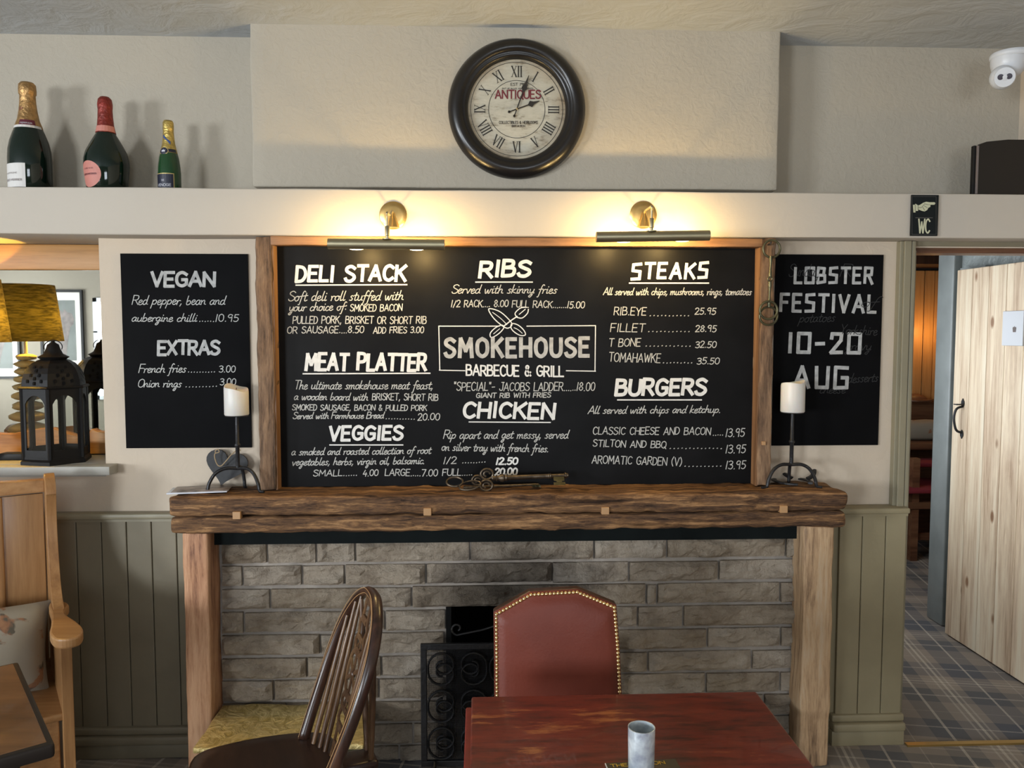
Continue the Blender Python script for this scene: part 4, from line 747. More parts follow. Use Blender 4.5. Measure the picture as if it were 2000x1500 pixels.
# ------------------------------------------------------------------ picture lights
def piclight(label, plate, arm, t0, t1, z_py):
    Yt = 2.83; c = P(*plate, Y=YB); a = P(t0, z_py[0], Y=Yt); b_ = P(t1, z_py[1], Y=Yt); mid = P(arm[0], (z_py[0]+z_py[1])/2, Y=Yt)
    t = thing('picture_light', label, 'lamp', (c.x, YB, c.z), group='brass picture lights over the menu board')
    MB().lathe([(.050, -YB-.002), (.051, -YB+.004), (.047, -YB+.007), (.030, -YB+.009), (.0001, -YB+.010)], (c.x, 0, c.z), 40, 'Y').build('wall_plate', 'brass', t, smooth=True)
    MB().lathe([(.007, .012), (.010, .0), (.024, -.036), (.025, -.042), (.0001, -.042)], (c.x, YB-.020, c.z-.005), 24, 'Z').build('cup', 'brass', t, smooth=True)
    at_ = P(arm[0], arm[1], Y=Yt); rad = .0185; zt_ = mid.z+rad
    MB().tube(smoothpts([(c.x, YB-.005, c.z), (c.x, YB-.045, c.z+.01), ((c.x+at_.x)/2, (YB+Yt)/2-.01, at_.z-.002), (at_.x, Yt, at_.z-.004), (at_.x, Yt, at_.z-.02), (at_.x, Yt, zt_+.03)], 6), .0042, 10).build('arm', 'antbrass', t, smooth=True)
    MB().lathe([(.007, .045), (.0085, .043), (.0085, .012), (.0055, .010), (.0055, .003), (.018, .001), (.018, -.002)], (at_.x, Yt, zt_), 16, 'Z').build('knuckle', 'antbrass', t, smooth=True)
    # shade: three quarters of a tube, open toward the wall and down
    th = [R(60)+R(250)*k/18 for k in range(19)]
    ax = (b_-a); n = 2; mb = MB(); vs = []; fs = []
    for e, p in enumerate((a, b_)):
        for r in (rad, rad-.0015):
            for q in th: vs.append(Vector((p.x, Yt+r*math.cos(q), p.z+r*math.sin(q))))
    K = len(th)
    for k in range(K-1):
        fs.append((k, k+1, 2*K+k+1, 2*K+k)); fs.append((K+k+1, K+k, 3*K+k, 3*K+k+1)); fs.append((k+1, k, K+k, K+k+1)); fs.append((2*K+k, 2*K+k+1, 3*K+k+1, 3*K+k))
    mb.add(vs, fs)
    for p in (a, b_): mb.lathe([(.0001, -.0006), (rad, -.0006), (rad, .0006), (.0001, .0006)], (p.x, Yt, p.z), 20, 'X')
    mb.build('shade', 'antbrass', t, smooth=True)
    for f in (.24, .76):
        p = a.lerp(b_, f); MB().ball((0, 0, 0), .034, .010, .010, 12, 8).xf(Matrix.Translation((p.x, Yt+.006, p.z-.011))).build('bulb', 'bulb', t, smooth=True)
        point('picture_lamp_glow', (p.x, Yt+.030, p.z-.008), 5.5, (1, .68, .26), .010)
piclight('brass picture light on a curved arm above the deli stack column', (768, 421), (756, 413), 641, 868, (476, 478))
piclight('brass picture light on a curved arm above the steaks column', (1256, 420), (1273, 401), 1165, 1385, (463, 460))
# ------------------------------------------------------------------ bottles
def bottle(label, cx_, top, halfw, prof, glass, foil, Yb=3.10, full=None):
    x = P(cx_[0], cx_[1], Y=Yb).x; ztop = P(cx_[0], top, Y=Yb).z; z0 = bzt; Hh = ztop-z0; s = Hh
    t = thing('champagne_bottle', label, 'bottle', (x, Yb, z0), group='champagne bottles on the white ledge')
    k = (P(halfw+500, 300, Y=Yb).x-P(500, 300, Y=Yb).x)
    pr = [(r*k, z*Hh) for r, z in prof[0]]; MB().lathe(pr, (x, Yb, z0), 40).build('glass', glass, t, smooth='all')
    MB().lathe([(r*k, z*Hh) for r, z in prof[1]], (x, Yb, z0), 32).build('foil', foil, t, smooth='all')
    return t, x, z0, Hh, k, Yb
def radial(mb, x, Yb, z, r, u0, u1, v0, v1, off=.0006, n=10, shape=None):   # curved label patch; u angle from the camera side
    vs = []; fs = []; m_ = 6
    if shape:
        k = len(shape); vs = []; 
        for (u, v) in shape: vs.append((x+(r(v)+off)*math.sin(u), Yb-(r(v)+off)*math.cos(u), z+v))
        cu = sum(u for u, v in shape)/k; cv = sum(v for u, v in shape)/k
        rings = [(1, 0)]
        vs = []
        for f in (1, .75, .5, .25):
            for (u, v) in shape:
                uu, vv = cu+(u-cu)*f, cv+(v-cv)*f; vs.append((x+(r(vv)+off)*math.sin(uu), Yb-(r(vv)+off)*math.cos(uu), z+vv))
        for q in range(3):
            for i in range(k): fs.append((q*k+i, q*k+(i+1) % k, (q+1)*k+(i+1) % k, (q+1)*k+i))
        fs.append(tuple(3*k+i for i in range(k))); return mb.add(vs, fs)
    for i in range(m_+1):
        for j in range(n+1):
            u = u0+(u1-u0)*j/n; v = v0+(v1-v0)*i/m_; vs.append((x+(r(v)+off)*math.sin(u), Yb-(r(v)+off)*math.cos(u), z+v))
    for i in range(m_):
        for j in range(n): fs.append((i*(n+1)+j, i*(n+1)+j+1, (i+1)*(n+1)+j+1, (i+1)*(n+1)+j))
    return mb.add(vs, fs)
def curvetext(t, s, x, Yb, z, r, u0, u1, v, h, sw, mat, name='lettering', off=.0012):
    st_, wd = text_pts(s, 1.5, 0, False, 0); mb = MB()
    for pp in st_: ribbon(mb, [((u0+(u1-u0)*a/wd), v+b_*h/10) for a, b_ in pp], sw, lambda u, vv, hh: Vector((x+(r(vv)+off)*math.sin(u), Yb-(r(vv)+off)*math.cos(u), z+vv)), 0, True) if False else [ribbon(mb, [(((u0+(u1-u0)*a/wd))*r(v), v+b_*h/10) for a, b_ in pp], sw, lambda u, vv, hh: Vector((x+(r(vv)+off+hh)*math.sin(u/r(v)), Yb-(r(vv)+off+hh)*math.cos(u/r(v)), z+vv)), 0, True)]
    return mb.build(name, mat, t)
def interp(tab):
    def f(z):
        for (r0, z0), (r1, z1) in zip(tab, tab[1:]):
            if z0 <= z <= z1: return r0+(r1-r0)*(z-z0)/max(1e-9, z1-z0)
        return tab[0][0] if z < tab[0][1] else tab[-1][0]
    return f
# tall bottle, gold foil
g1 = [(.0001, 0), (.93, 0), (1, .02), (1, .30), (.97, .38), (.88, .46), (.75, .53), (.60, .60), (.48, .66), (.40, .74), (.36, .82), (.34, .95), (.2, .98)]
f1 = [(.66, .57), (.62, .60), (.50, .66), (.42, .74), (.375, .82), (.36, .885), (.40, .895), (.41, .93), (.39, .98), (.30, 1.0), (.0001, 1.0)]
t, x, z0, Hh, k, Yb = bottle('tallest champagne bottle with gold foil neck and white label, at the far left', (58, 300), 162, 38.5, (g1, f1), 'glassgreen', 'goldfoil')
r_ = interp([(a*k, b_*Hh) for a, b_ in g1[1:]]); rf_ = interp([(a*k, b_*Hh) for a, b_ in f1])
radial(MB(), x, Yb, z0, r_, -1.25, .28, .02*Hh, .235*Hh).build('label', 'paper', t); curvetext(t, "LAURENT-PERRIER", x, Yb, z0, r_, -1.15, .12, .075*Hh, .007, .0012, 'inkgrey'); curvetext(t, "CHAMPAGNE", x, Yb, z0, r_, -.95, -.1, .14*Hh, .005, .0008, 'inkgrey')
radial(MB(), x, Yb, z0, rf_, -1.5, 1.5, .572*Hh, .595*Hh, .0008).build('neck_band', 'paper', t); radial(MB(), x, Yb, z0, rf_, -.25, 1.0, .595*Hh, .645*Hh, .0010).build('neck_label', 'maroon', t); curvetext(t, "PERRIER", x, Yb, z0, rf_, -.15, .75, .605*Hh, .005, .0008, 'inkpale'); curvetext(t, "P", x, Yb, z0, rf_, -.45, -.1, .73*Hh, .012, .0018, 'inkred')
# wide bottle, red foil
g2 = [(.0001, 0), (.84, 0), (.88, .02), (.96, .18), (1, .28), (.98, .35), (.90, .42), (.75, .49), (.58, .56), (.42, .62), (.34, .70), (.30, .80), (.27, .95), (.2, .97)]
f2 = [(.445, .622), (.37, .70), (.335, .78), (.315, .87), (.325, .885), (.335, .92), (.30, .975), (.20, 1.0), (.0001, 1.0)]
t, x, z0, Hh, k, Yb = bottle('broad shouldered champagne bottle with red foil and round pink label', (208, 300), 190, 41.5, (g2, f2), 'glassgreen', 'redfoil')
r_ = interp([(a*k, b_*Hh) for a, b_ in g2[1:]]); rf_ = interp([(a*k, b_*Hh) for a, b_ in f2])
sh = [(-.52+.68*math.cos(q*PI/16), .165*Hh+.135*Hh*math.sin(q*PI/16)) for q in range(32)]
radial(MB(), x, Yb, z0, r_, 0, 0, 0, 0, .0008, shape=sh).build('label', 'pinkpaper', t); curvetext(t, "LAURENT-PERRIER", x, Yb, z0, r_, -.95, -.05, .155*Hh, .0055, .0011, 'maroon'); curvetext(t, "CUVEE ROSE", x, Yb, z0, r_, -.8, -.2, .215*Hh, .004, .0007, 'maroon')
radial(MB(), x, Yb, z0, rf_, -PI/2, PI/2, .628*Hh, .69*Hh, .0008).build('neck_label', 'pinkpaper', t)
# small bottle
g3 = [(.0001, 0), (.93, 0), (1, .03), (1, .25), (.96, .36), (.86, .48), (.70, .58), (.56, .66), (.48, .74), (.44, .9), (.3, .97)]
f3 = [(.76, .545), (.66, .61), (.56, .68), (.50, .76), (.465, .84), (.455, .875), (.475, .88), (.47, .97), (.38, 1.0), (.0001, 1.0)]
t, x, z0, Hh, k, Yb = bottle('small champagne bottle with yellow gold foil, blue ribbon stripe and navy label', (330, 300), 236, 21.5, (g3, f3), 'glassgreen2', 'goldfoil2')
r_ = interp([(a*k, b_*Hh) for a, b_ in g3[1:]]); rf_ = interp([(a*k, b_*Hh) for a, b_ in f3])
radial(MB(), x, Yb, z0, r_, -1.35, .75, 0, .255*Hh, .0006).build('label_border', 'goldink', t); radial(MB(), x, Yb, z0, r_, -1.33, .68, 0, .243*Hh, .0010).build('label', 'navy', t)
curvetext(t, "VENOGE", x, Yb, z0, r_, -.85, .45, .075*Hh, .009, .0013, 'inkpale', off=.0016); curvetext(t, "DE", x, Yb, z0, r_, -.35, -.1, .145*Hh, .006, .0009, 'inkpale', off=.0016)
radial(MB(), x, Yb, z0, rf_, 0, 0, 0, 0, .0014, shape=[(-.62, .80*Hh), (-.62, .755*Hh), (.60, .655*Hh), (.62, .70*Hh)]).build('ribbon_stripe', 'blueribbon', t)
radial(MB(), x, Yb, z0, rf_, .2, 1.3, .55*Hh, .595*Hh, .0012).build('neck_label', 'navy', t)
radial(MB(), x, Yb, z0, rf_, 0, 0, 0, 0, .0013, shape=[(-.30+.62*math.cos(q*PI/8), .565*Hh+.055*Hh*math.sin(q*PI/8)) for q in range(16)]).build('medallion_rim', 'goldink', t)
radial(MB(), x, Yb, z0, rf_, 0, 0, 0, 0, .0018, shape=[(-.30+.54*math.cos(q*PI/8), .565*Hh+.047*Hh*math.sin(q*PI/8)) for q in range(16)]).build('medallion', 'navy', t)
radial(MB(), x, Yb, z0, rf_, 0, 0, 0, 0, .0022, shape=[(-.5, .55*Hh), (-.1, .55*Hh), (-.05, .58*Hh), (-.2, .565*Hh), (-.3, .59*Hh), (-.4, .565*Hh), (-.55, .58*Hh)]).build('crown_emblem', 'inkpale', t)
# ------------------------------------------------------------------ speaker, security camera, WC sign
x0, x1 = P(1897, 330, Y=3.02).x, P(2010, 330, Y=3.02).x; z1 = P(1960, 275, Y=3.02).z
sp_o = thing('loudspeaker', 'black loudspeaker standing on the right end of the white ledge', 'speaker', ((x0+x1)/2, 3.1, bzt))
Hs = z1-bzt; b = MB(); fr = [(x0+.015, Hs-.018), (x0+.05, Hs-.006), ((x0+x1)/2+.02, Hs+.003), (x1+.10, Hs+.003)]
vs = [(u, 3.01, bzt) for u, h in fr]+[(u, 3.01, bzt+h) for u, h in fr]+[(u+.10*(1-i/3), 3.19, bzt) for i, (u, h) in enumerate(fr)]+[(u+.10*(1-i/3), 3.19, bzt+h) for i, (u, h) in enumerate(fr)]
b.add(vs, [(i, i+1, i+5, i+4) for i in range(3)]+[(i+9, i+8, i+12, i+13) for i in range(3)]+[(i+4, i+5, i+13, i+12) for i in range(3)]+[(i+1, i, i+8, i+9) for i in range(3)]+[(0, 4, 12, 8), (3, 11, 15, 7)]); b.build('cabinet', 'blackgloss', sp_o, bevel=.006)
box(x0+.002, x0+.014, 3.012, 3.03, bzt, z1-.02).build('side_rail', 'blackmatt', sp_o, bevel=.003)
box(x0+.013, x0+.019, 3.005, 3.02, bzt+.004, z1-.022).build('trim_strip', 'inkgrey', sp_o, bevel=.001)
c = P(1964, 140, Y=2.95)
dc = thing('security_camera', 'white dome security camera in the upper right corner above the speaker', 'camera', (c.x, 2.95, c.z+.05))
top = P(1970, 107, Y=2.95).z
b = MB().lathe([(.0001, .0), (.066, 0), (.070, -.006), (.070, -.016), (.064, -.022), (.0001, -.022)], (c.x+.018, 2.95, top+.006), 32); b.build('mount', 'white', dc, smooth=True)
b = MB().lathe([(.0001, .0), (.060, 0), (.060, -.02), (.054, -.042), (.040, -.062), (.0001, -.072)], (c.x+.010, 2.95, top-.014), 32); b.build('housing', 'white', dc, smooth=True)
lc = P(1963, 152, Y=2.90); b = MB().ball((0, 0, 0), .043, .043, .043, 24, 16).xf(Matrix.Translation((lc.x, 2.915, lc.z+.006))); b.build('eyeball', 'white', dc, smooth=True)
dirv = Vector((-.35, -.85, -.25)).normalized()
rot = dirv.to_track_quat('Z', 'Y').to_matrix().to_4x4(); b = MB().lathe([(.0001, .0), (.034, 0), (.034, .006), (.0001, .007)], (0, 0, 0), 24); b.xf(Matrix.Translation(Vector((lc.x, 2.915, lc.z+.006))+dirv*.034) @ rot); fpn = b.build('faceplate', 'white', dc, smooth=True)
for sx in (-.0135, .0135):
    b = MB().lathe([(.0001, .0085), (.010, .0085), (.011, .004)], (0, 0, 0), 16); side = dirv.cross(Vector((0, 0, 1))).normalized()
    b.xf(Matrix.Translation(Vector((lc.x, 2.915, lc.z+.006))+dirv*.034+side*sx+Vector((0, 0, .002))) @ rot); b.build('lens', 'lens', fpn, smooth=True)
# cable box behind the camera bridging it to the wall
box(c.x+.06, XR+.005, 2.93, 2.97, top-.004, top+.004).build('bracket', 'white', dc)
a, b_ = P(1778, 381, Y=2.978), P(1830, 461, Y=2.978)
wc = thing('wc_sign', 'dark WC sign with a pointing hand fixed to the white ledge above the doorway', 'sign', ((a.x+b_.x)/2, 2.975, b_.z))
zx0, zx1, zz0, zz1 = P(1778, 420, Y=2.975).x, P(1831, 420, Y=2.975).x, P(1805, 461, Y=2.975).z, P(1805, 381, Y=2.975).z
box(zx0, zx1, 2.970, 2.976, zz0, zz1).build('plate', 'signdark', wc, bevel=.001)
SY = 2.970; q = .0018; mbw = MB()
for (u0, v0, u1, v1) in ((1781, 384, 1828, 384), (1781, 458, 1828, 458), (1781, 384, 1781, 458), (1828, 384, 1828, 458)):
    A, B_ = P(u0, v0, Y=SY), P(u1, v1, Y=SY); ribbon(mbw, [(A.x, A.z), (B_.x, B_.z)], .0012, lambda u, v, h: Vector((u, SY-h, v)), .0006)
A, B_ = P(1788, 425.5, Y=SY), P(1821, 425.5, Y=SY); ribbon(mbw, [(A.x, A.z), (B_.x, B_.z)], .0028, lambda u, v, h: Vector((u, SY-h, v)), .0006); mbw.build('border', 'signgrey', wc)
write(wc, "WC", 1793.5, 455, 1815, 455, 26, 2.8, SY, 'signink', jit=0, h=.0007, sp=1.2)
hs = [(1783, 400), (1786, 400), (1788, 398), (1793, 401), (1797, 400), (1803, 396), (1809, 394), (1815, 395), (1825, 395), (1827, 397), (1825, 400), (1817, 400), (1817, 404), (1813, 406), (1811, 410), (1806, 413), (1801, 412), (1793, 409), (1793, 412), (1788, 412), (1788, 415), (1784, 415)]
hp_ = [P(u, v, Y=SY) for u, v in hs]; MB().prism([(p.x, p.z) for p in hp_], lambda u, v, h: Vector((u, SY-h, v)), 0, .0006).build('pointing_hand', 'signink', wc)
mbw = MB()
for ln in (((1787, 399), (1787, 412)), ((1793, 401), (1793, 409)), ((1805, 398), (1812, 400), (1816, 400)), ((1805, 402), (1811, 406)), ((1802, 405), (1806, 411)), ((1794, 406), (1800, 405), (1805, 399))):
    pts = [P(u, v, Y=SY) for u, v in ln]; ribbon(mbw, [(p.x, p.z) for p in pts], .0013, lambda u, v, h: Vector((u, SY-h, v)), .0010)
mbw.build('hand_lines', 'signdark', wc)
# ------------------------------------------------------------------ candles on iron holders
def candleholder(label, clabel, cx, Yc, base_py, plate_py, top_py, half, peak, s=1):
    x = P(cx, base_py, Y=Yc).x; zp = P(cx, plate_py, Y=Yc).z; zt_ = P(cx, top_py, Y=Yc).z; zk = mt
    t = thing('candle_holder', label, 'candle holder', (x, Yc, zk), group='iron candle holders on the mantelpiece')
    zh = zk+.085
    MB().lathe([(.0001, zp-zk-.0015), (.042, zp-zk-.001), (.044, zp-zk+.001), (.0001, zp-zk)], (x, Yc, zk), 24).build('drip_plate', 'iron', t, smooth=True)
    MB().lathe([(.006, 0), (.0075, .01), (.0075, (zp-zh)*.42), (.011, (zp-zh)*.44), (.011, (zp-zh)*.47), (.0075, (zp-zh)*.49), (.0065, zp-zh-.001)], (x, Yc, zh-.002), 12).build('stem', 'iron', t, smooth=True)
    for a in (200, 335, 80):
        ca, sa = math.cos(R(a)), math.sin(R(a)); k = 1 if a != 80 else .62
        k *= .72 if a == 200 else .62
        pts = [(0, 0, .085), (.05, 0, .087), (.09, 0, .070), (.115, 0, .035), (.125, 0, .006), (.150, 0, .004)]
        MB().tube(smoothpts([(x+p[0]*ca*k*1.25, Yc+p[0]*sa*k, zk+p[2]) for p in pts], 5), [.0065]*20+[.0055]*6, 8).build('leg', 'iron', t, smooth=True)
    r = (P(cx+half, 780, Y=Yc).x-P(cx-half, 780, Y=Yc).x)/2
    b = MB(); n = 28; Hc = zt_-zp-.002; prof = [(.94, 0), (1, .004), (1, Hc*.5), (1, Hc*.93), (.96, Hc), (.80, Hc*1.0), (.6, Hc*.93), (.0001, Hc*.92)]
    i0 = len(b.v); b.lathe([(q_*r, z) for q_, z in prof], (0, 0, 0), n)
    for i in range(len(b.v)):
        v = b.v[i]
        if v.z > Hc*.88:
            rad_ = math.hypot(v.x, v.y)/r
            if rad_ > .7: v.z += peak(math.atan2(v.y, v.x))
        b.v[i] = v+Vector((x, Yc, zp+.002))
    o = b.build('candle', 'wax', loc=(x, Yc, zp), smooth='all'); o.data.set_sharp_from_angle(angle=R(70)); tag(o, clabel, 'candle', 'candles on the iron holders')
    MB().tube([(x, Yc, zp+Hc*.9), (x+.001, Yc, zp+Hc*.9+.012)], .0012, 6).build('wick', 'inkblack', o)
candleholder('black iron tripod candle holder at the left end of the mantelpiece', 'thick white candle with slanting rim, in front of the vegan board', 465, 2.985, 930, 812, 757, 23.5, lambda a: .012*math.cos(a-2.6)+.003*math.sin(3*a))
candleholder('black iron tripod candle holder at the right end of the mantelpiece', 'white candle with a raised melted lip, in front of the festival board', 1545, 2.985, 930, 806, 748, 22.5, lambda a: .004*math.sin(2*a)+(.014*math.exp(-((a+.3)/.7)**2)))
# slate heart leaning on the wall
hx = P(442, 905, Y=3.07); 
heart = []
for i in range(40):
    a = 2*PI*i/40; u = 16*math.sin(a)**3; v = 13*math.cos(a)-5*math.cos(2*a)-2*math.cos(3*a)-math.cos(4*a); heart.append((u*.0050, v*.0046))
vmin = min(v for u, v in heart); tl = R(14); ca, sa = math.cos(R(-12)), math.sin(R(-12)); heart = [(u*ca-v*sa, u*sa+v*ca) for u, v in heart]; vmin = min(v for u, v in heart)
hf = lambda u, v, h: Vector((hx.x+u, 3.085-h-.03*(1-(v-vmin)/.15), mt+.004+(v-vmin)))
sh_o = MB().prism(heart, hf, 0, .006).build('slate_heart', 'slate', loc=(hx.x, 3.06, mt), bevel=.001); tag(sh_o, 'dark slate heart with a twine loop, leaning on the wall behind the left candle holder', 'decoration')
tw = [P(x, y, Y=3.04) for x, y in ((421, 886), (421, 880), (426, 878), (428, 883), (420, 886), (420, 896), (425, 908), (432, 910), (441, 901), (452, 888), (464, 878), (470, 880))]
MB().tube(smoothpts(tw, 4), .0022, 6).build('twine_loop', 'twine', sh_o, smooth=True)
# magazines under the left holder
a = P(395, 958, Z=mt+.005)
mg = thing('magazine', 'folded glossy leaflet lying at the left end of the mantelpiece', 'magazine', (a.x, a.y, mt+.004), R(9))
MB().rbox((-.115, -.05, .0), (.095, .06, .005), .002, (6, 2, 1), .002, 20).build('pages', 'pages', mg, local=True, smooth=True)
MB().rbox((-.100, -.046, .005), (.100, .062, .008), .001, (6, 2, 1), .001, 20).build('cover', 'magcover', mg, local=True, smooth=True)
# horseshoes under the right holder
def horseshoe(label, loc, rot, lean=0, s=1):
    b = MB(); pts = []
    for i in range(25):
        a = R(-62+304*i/24); pts.append((.058*s*math.cos(a), .066*s*math.sin(a), 0))
    b.tube(pts, .0095*s, 6, flat=((0, 0, 1), .45)); b.xf(Matrix.Rotation(lean, 4, 'X'))
    o = b.build('horseshoe', 'iron'); o.location = loc; o.rotation_euler = (0, 0, rot); tag(o, label, 'horseshoe', 'horseshoes on the mantelpiece')
    b = MB()
    for i in (4, 7, 17, 20): b.ball(pts[i], .003, .003, .005, 6, 4)
    b.xf(Matrix.Rotation(lean, 4, 'X')); b.build('nail', 'keyiron', o, local=True); return o
hc = P(1552, 940, Z=mt+.006)
horseshoe('black horseshoe lying flat under the right candle holder, at the bottom', (hc.x-.01, hc.y, mt+.0075), R(20), 0, 1.12)
horseshoe('black horseshoe lying tilted on top of the flat one behind the right candle holder', (hc.x+.035, hc.y+.055, mt+.042), R(-15), R(24), 1.05)
# ------------------------------------------------------------------ iron keys
def keyobj(label, ring, bow, shaft0, shaft1, bit, big):
    t = thing('iron_key', label, 'key', (bow.x, bow.y, mt))
    return t
Yk = 2.955
def K(px, py, Y=Yk): return P(px, py, Y=Y)
kt = thing('iron_key', 'large ornate iron key with a pierced trefoil bow, lying on the mantelpiece', 'key', (K(935, 940).x, Yk, mt), group='old iron keys')
b = MB()
for (px, py, rr_, Yy) in ((951, 926, 12, Yk), (933, 938, 11, Yk+.005), (950, 948, 12, Yk-.015)):
    c = K(px, py, Yy); r = rr_*.0019; b.tube([(c.x+r*math.cos(a), Yy+.012*math.sin(a)*0, c.z+r*.85*math.sin(a)) for a in [2*PI*i/20 for i in range(20)]], .0046, 8, close=True)
    for j in range(1): b.tube([(c.x+r*.5*math.cos(a), Yy, c.z+r*.42*math.sin(a)) for a in [2*PI*i/14 for i in range(11)]], .0038, 6)
b.build('bow', 'keyiron', kt, smooth=True)
a, e = K(960, 934), K(1112, 928, 3.0); ax = (e-a); Ls = ax.length
rot = ax.to_track_quat('Z', 'Y').to_matrix().to_4x4()
prof = [(q_[0]*1.3, q_[1]) for q_ in [(.005, 0), (.008, .004), (.006, .016), (.010, .018), (.007, .024), (.007, .028), (.011, .034), (.012, .044), (.008, .050), (.010, .056), (.007, .062), (.0065, Ls*.72), (.008, Ls*.73), (.006, Ls*.74), (.008, Ls*.75), (.006, Ls*.77), (.006, Ls*.93), (.009, Ls*.94), (.009, Ls*.955), (.006, Ls*.965), (.007, Ls*.975), (.0005, Ls)]]
MB().lathe(prof, (0, 0, 0), 14).xf(Matrix.Translation(a) @ rot).build('shaft', 'keyiron', kt, smooth=True)
c = K(1091, 931, 2.985)
b = MB(); bp = [(-.020, 0), (.020, 0), (.020, -.018), (.010, -.020), (.010, -.025), (.022, -.024), (.022, -.038), (-.022, -.038), (-.022, -.026), (-.010, -.025), (-.010, -.020), (-.020, -.018)]
tiltb = lambda u, v, h: Vector((c.x+u, c.y-h+v*1.1, c.z+v*.62)); b.prism(bp, tiltb, 0, .004); b.build('bit', 'bronze', kt)
b.v = b.v
k2 = thing('iron_key', 'smaller iron key with a plain oval ring bow, lying beside the ornate key', 'key', (K(900, 942).x, Yk, mt), group='old iron keys')
b = MB()
for (px, py, rx, rz_, Yy, lean) in ((888, 941, 16, 7.5, 2.96, .2), (918, 948, 21, 7, 2.925, .6)):
    c = K(px, py, Yy); b.tube([(c.x+rx*.0019*math.cos(q_), Yy+rz_*.0019*1.2*math.sin(q_), max(mt+.004, c.z+rz_*.0019*math.sin(q_)+(.006*math.cos(q_) if rx > 20 else 0))) for q_ in [2*PI*i/26 for i in range(26)]], .0042 if rx < 20 else .0032, 8, close=True)
b.build('bow', 'keyiron', k2, smooth=True)
a, e = Vector((K(905, 944).x, 2.965, mt+.009)), Vector((K(1055, 938).x, 3.02, mt+.009)); ax = e-a; Ls = ax.length; rot = ax.to_track_quat('Z', 'Y').to_matrix().to_4x4()
MB().lathe([(.006, 0), (.009, .01), (.006, .02), (.0085, .03), (.0055, .04), (.0055, Ls*.95), (.0035, Ls)], (0, 0, 0), 12).xf(Matrix.Translation(a) @ rot).build('shaft', 'keyiron', k2, smooth=True)
c = Vector((K(1050, 938).x, 3.015, mt+.008)); MB().prism([(-.018, -.002), (.012, -.002), (.014, -.03), (.006, -.022), (-.002, -.032), (-.008, -.022), (-.018, -.03)], lambda u, v, h: Vector((c.x+u, c.y+v, c.z+h)), -.003, .003).build('bit', 'bronze', k2)
# ------------------------------------------------------------------ horse bit hanging on the frame
Yh = 2.972
hb = thing('horse_bit', 'dull bronze horse bit with two rings hanging on the right frame upright', 'horse bit', (P(1504, 480, Y=Yh).x, Yh, P(1504, 620, Y=Yh).z))
def ringm(px, py, r, rx, rt, Yy): 
    c = P(px, py, Y=Yy); return MB().tube([(c.x+r*.0019*rx*math.cos(a), Yy+(.012 if rx < .99 else 0)*math.sin(a), c.z+r*.0019*math.sin(a)) for a in [2*PI*i/32 for i in range(32)]], rt, 8, close=True)
ringm(1507, 486, 17, 1, .0044, Yh).build('ring', 'bronze', hb, smooth=True)
ringm(1501, 606, 17.5, 1, .0046, Yh-.006).build('ring', 'bronze', hb, smooth=True); ringm(1501, 617, 18, 1, .0042, Yh+.004).build('ring', 'bronze', hb, smooth=True)
def bar(p, q_, Yy):
    A, B_ = P(*p, Y=Yy), P(*q_, Y=Yy); n = 9; pts = [A.lerp(B_, i/(n-1)) for i in range(n)]; return MB().tube(pts, [.006, .0075, .006, .0045, .0042, .0045, .006, .0075, .006], 8)
bar((1506, 500), (1504, 543), Yh).build('mouthpiece', 'bronze', hb, smooth=True); bar((1504, 549), (1502, 600), Yh).build('mouthpiece', 'bronze', hb, smooth=True)
ringm(1504, 545, 4.2, 1, .0028, Yh-.004).build('link', 'bronze', hb, smooth=True)
A = P(1502, 478, Y=2.98); MB().tube([(A.x, 2.998, A.z), (A.x, 2.962, A.z+.003), (A.x, 2.960, A.z+.010)], .0028, 6).build('nail', 'iron', hb, smooth=True)
# ------------------------------------------------------------------ niche: mirror, lamp, lantern, adapter
MYr = 3.37
mi = thing('mirror', 'mirror in a honey pine frame standing at the back of the niche', 'mirror', (-2.1, MYr, nz0))
zt0, zt1 = P(100, 527, Y=3.35).z, P(100, 477, Y=3.35).z
box(nx0+.02, nx1-.002, MYr, MYr+.004, nz0+.05, zt0+.03).build('glass', 'mirror', mi)
MB().rbox((nx0+.01, MYr-.02, zt0), (nx1-.001, MYr+.02, zt1), .004, (10, 1, 1), .001, 5).build('top_rail', 'mirrorframe', mi, smooth=True)
zb = [(u, v) for u, v in ((nx0+.01, .095), (-2.3, .10), (-2.1, .095), (P(20, 850, Y=3.35).x, .085), (P(70, 850, Y=3.35).x, .105), (P(100, 850, Y=3.35).x, .11), (P(150, 850, Y=3.35).x, .075), (P(168, 850, Y=3.35).x, .075), (P(180, 850, Y=3.35).x, .105), (P(190, 850, Y=3.35).x, .095), (nx1-.001, .07))]
MB().prism([(nx0+.01, 0)]+[(nx1-.001, 0)]+list(reversed(zb)), lambda u, v, h: Vector((u, MYr-h, nz0+v)), -.01, .022).build('bottom_rail', 'mirrorframe', mi, bevel=.003)
# pebble lamp
LX, LY = P(-66, 650, Y=3.17).x, 3.17
pl = thing('pebble_lamp', 'stacked pebble table lamp with a brown hessian shade in the niche', 'lamp', (LX, LY, nz0))
zs0, zs1 = 1.615, 1.86
b = MB(); b.lathe([(.150, zs0), (.121, zs1)], (LX, LY, 0), 48); b.f = b.f[:48]; b.build('lamp_shade', M['shade'], pl, smooth='all')
b = MB(); b.lathe([(.008, zs0-.06), (.008, zs0+.05), (.016, zs0+.052), (.016, zs0+.09), (.0001, zs0+.09)], (LX, LY, 0), 12); b.build('stem', 'paper', pl, smooth=True)
MB().ball((LX, LY, zs0+.10), .028, .028, .034, 12, 8).build('bulb', 'bulb', pl, smooth=True)
zz = nz0; sizes = [(.078, .058), (.085, .060), (.078, .052), (.062, .048), (.066, .044), (.056, .038), (.052, .036), (.048, .036), (.048, .034), (.044, .030)]
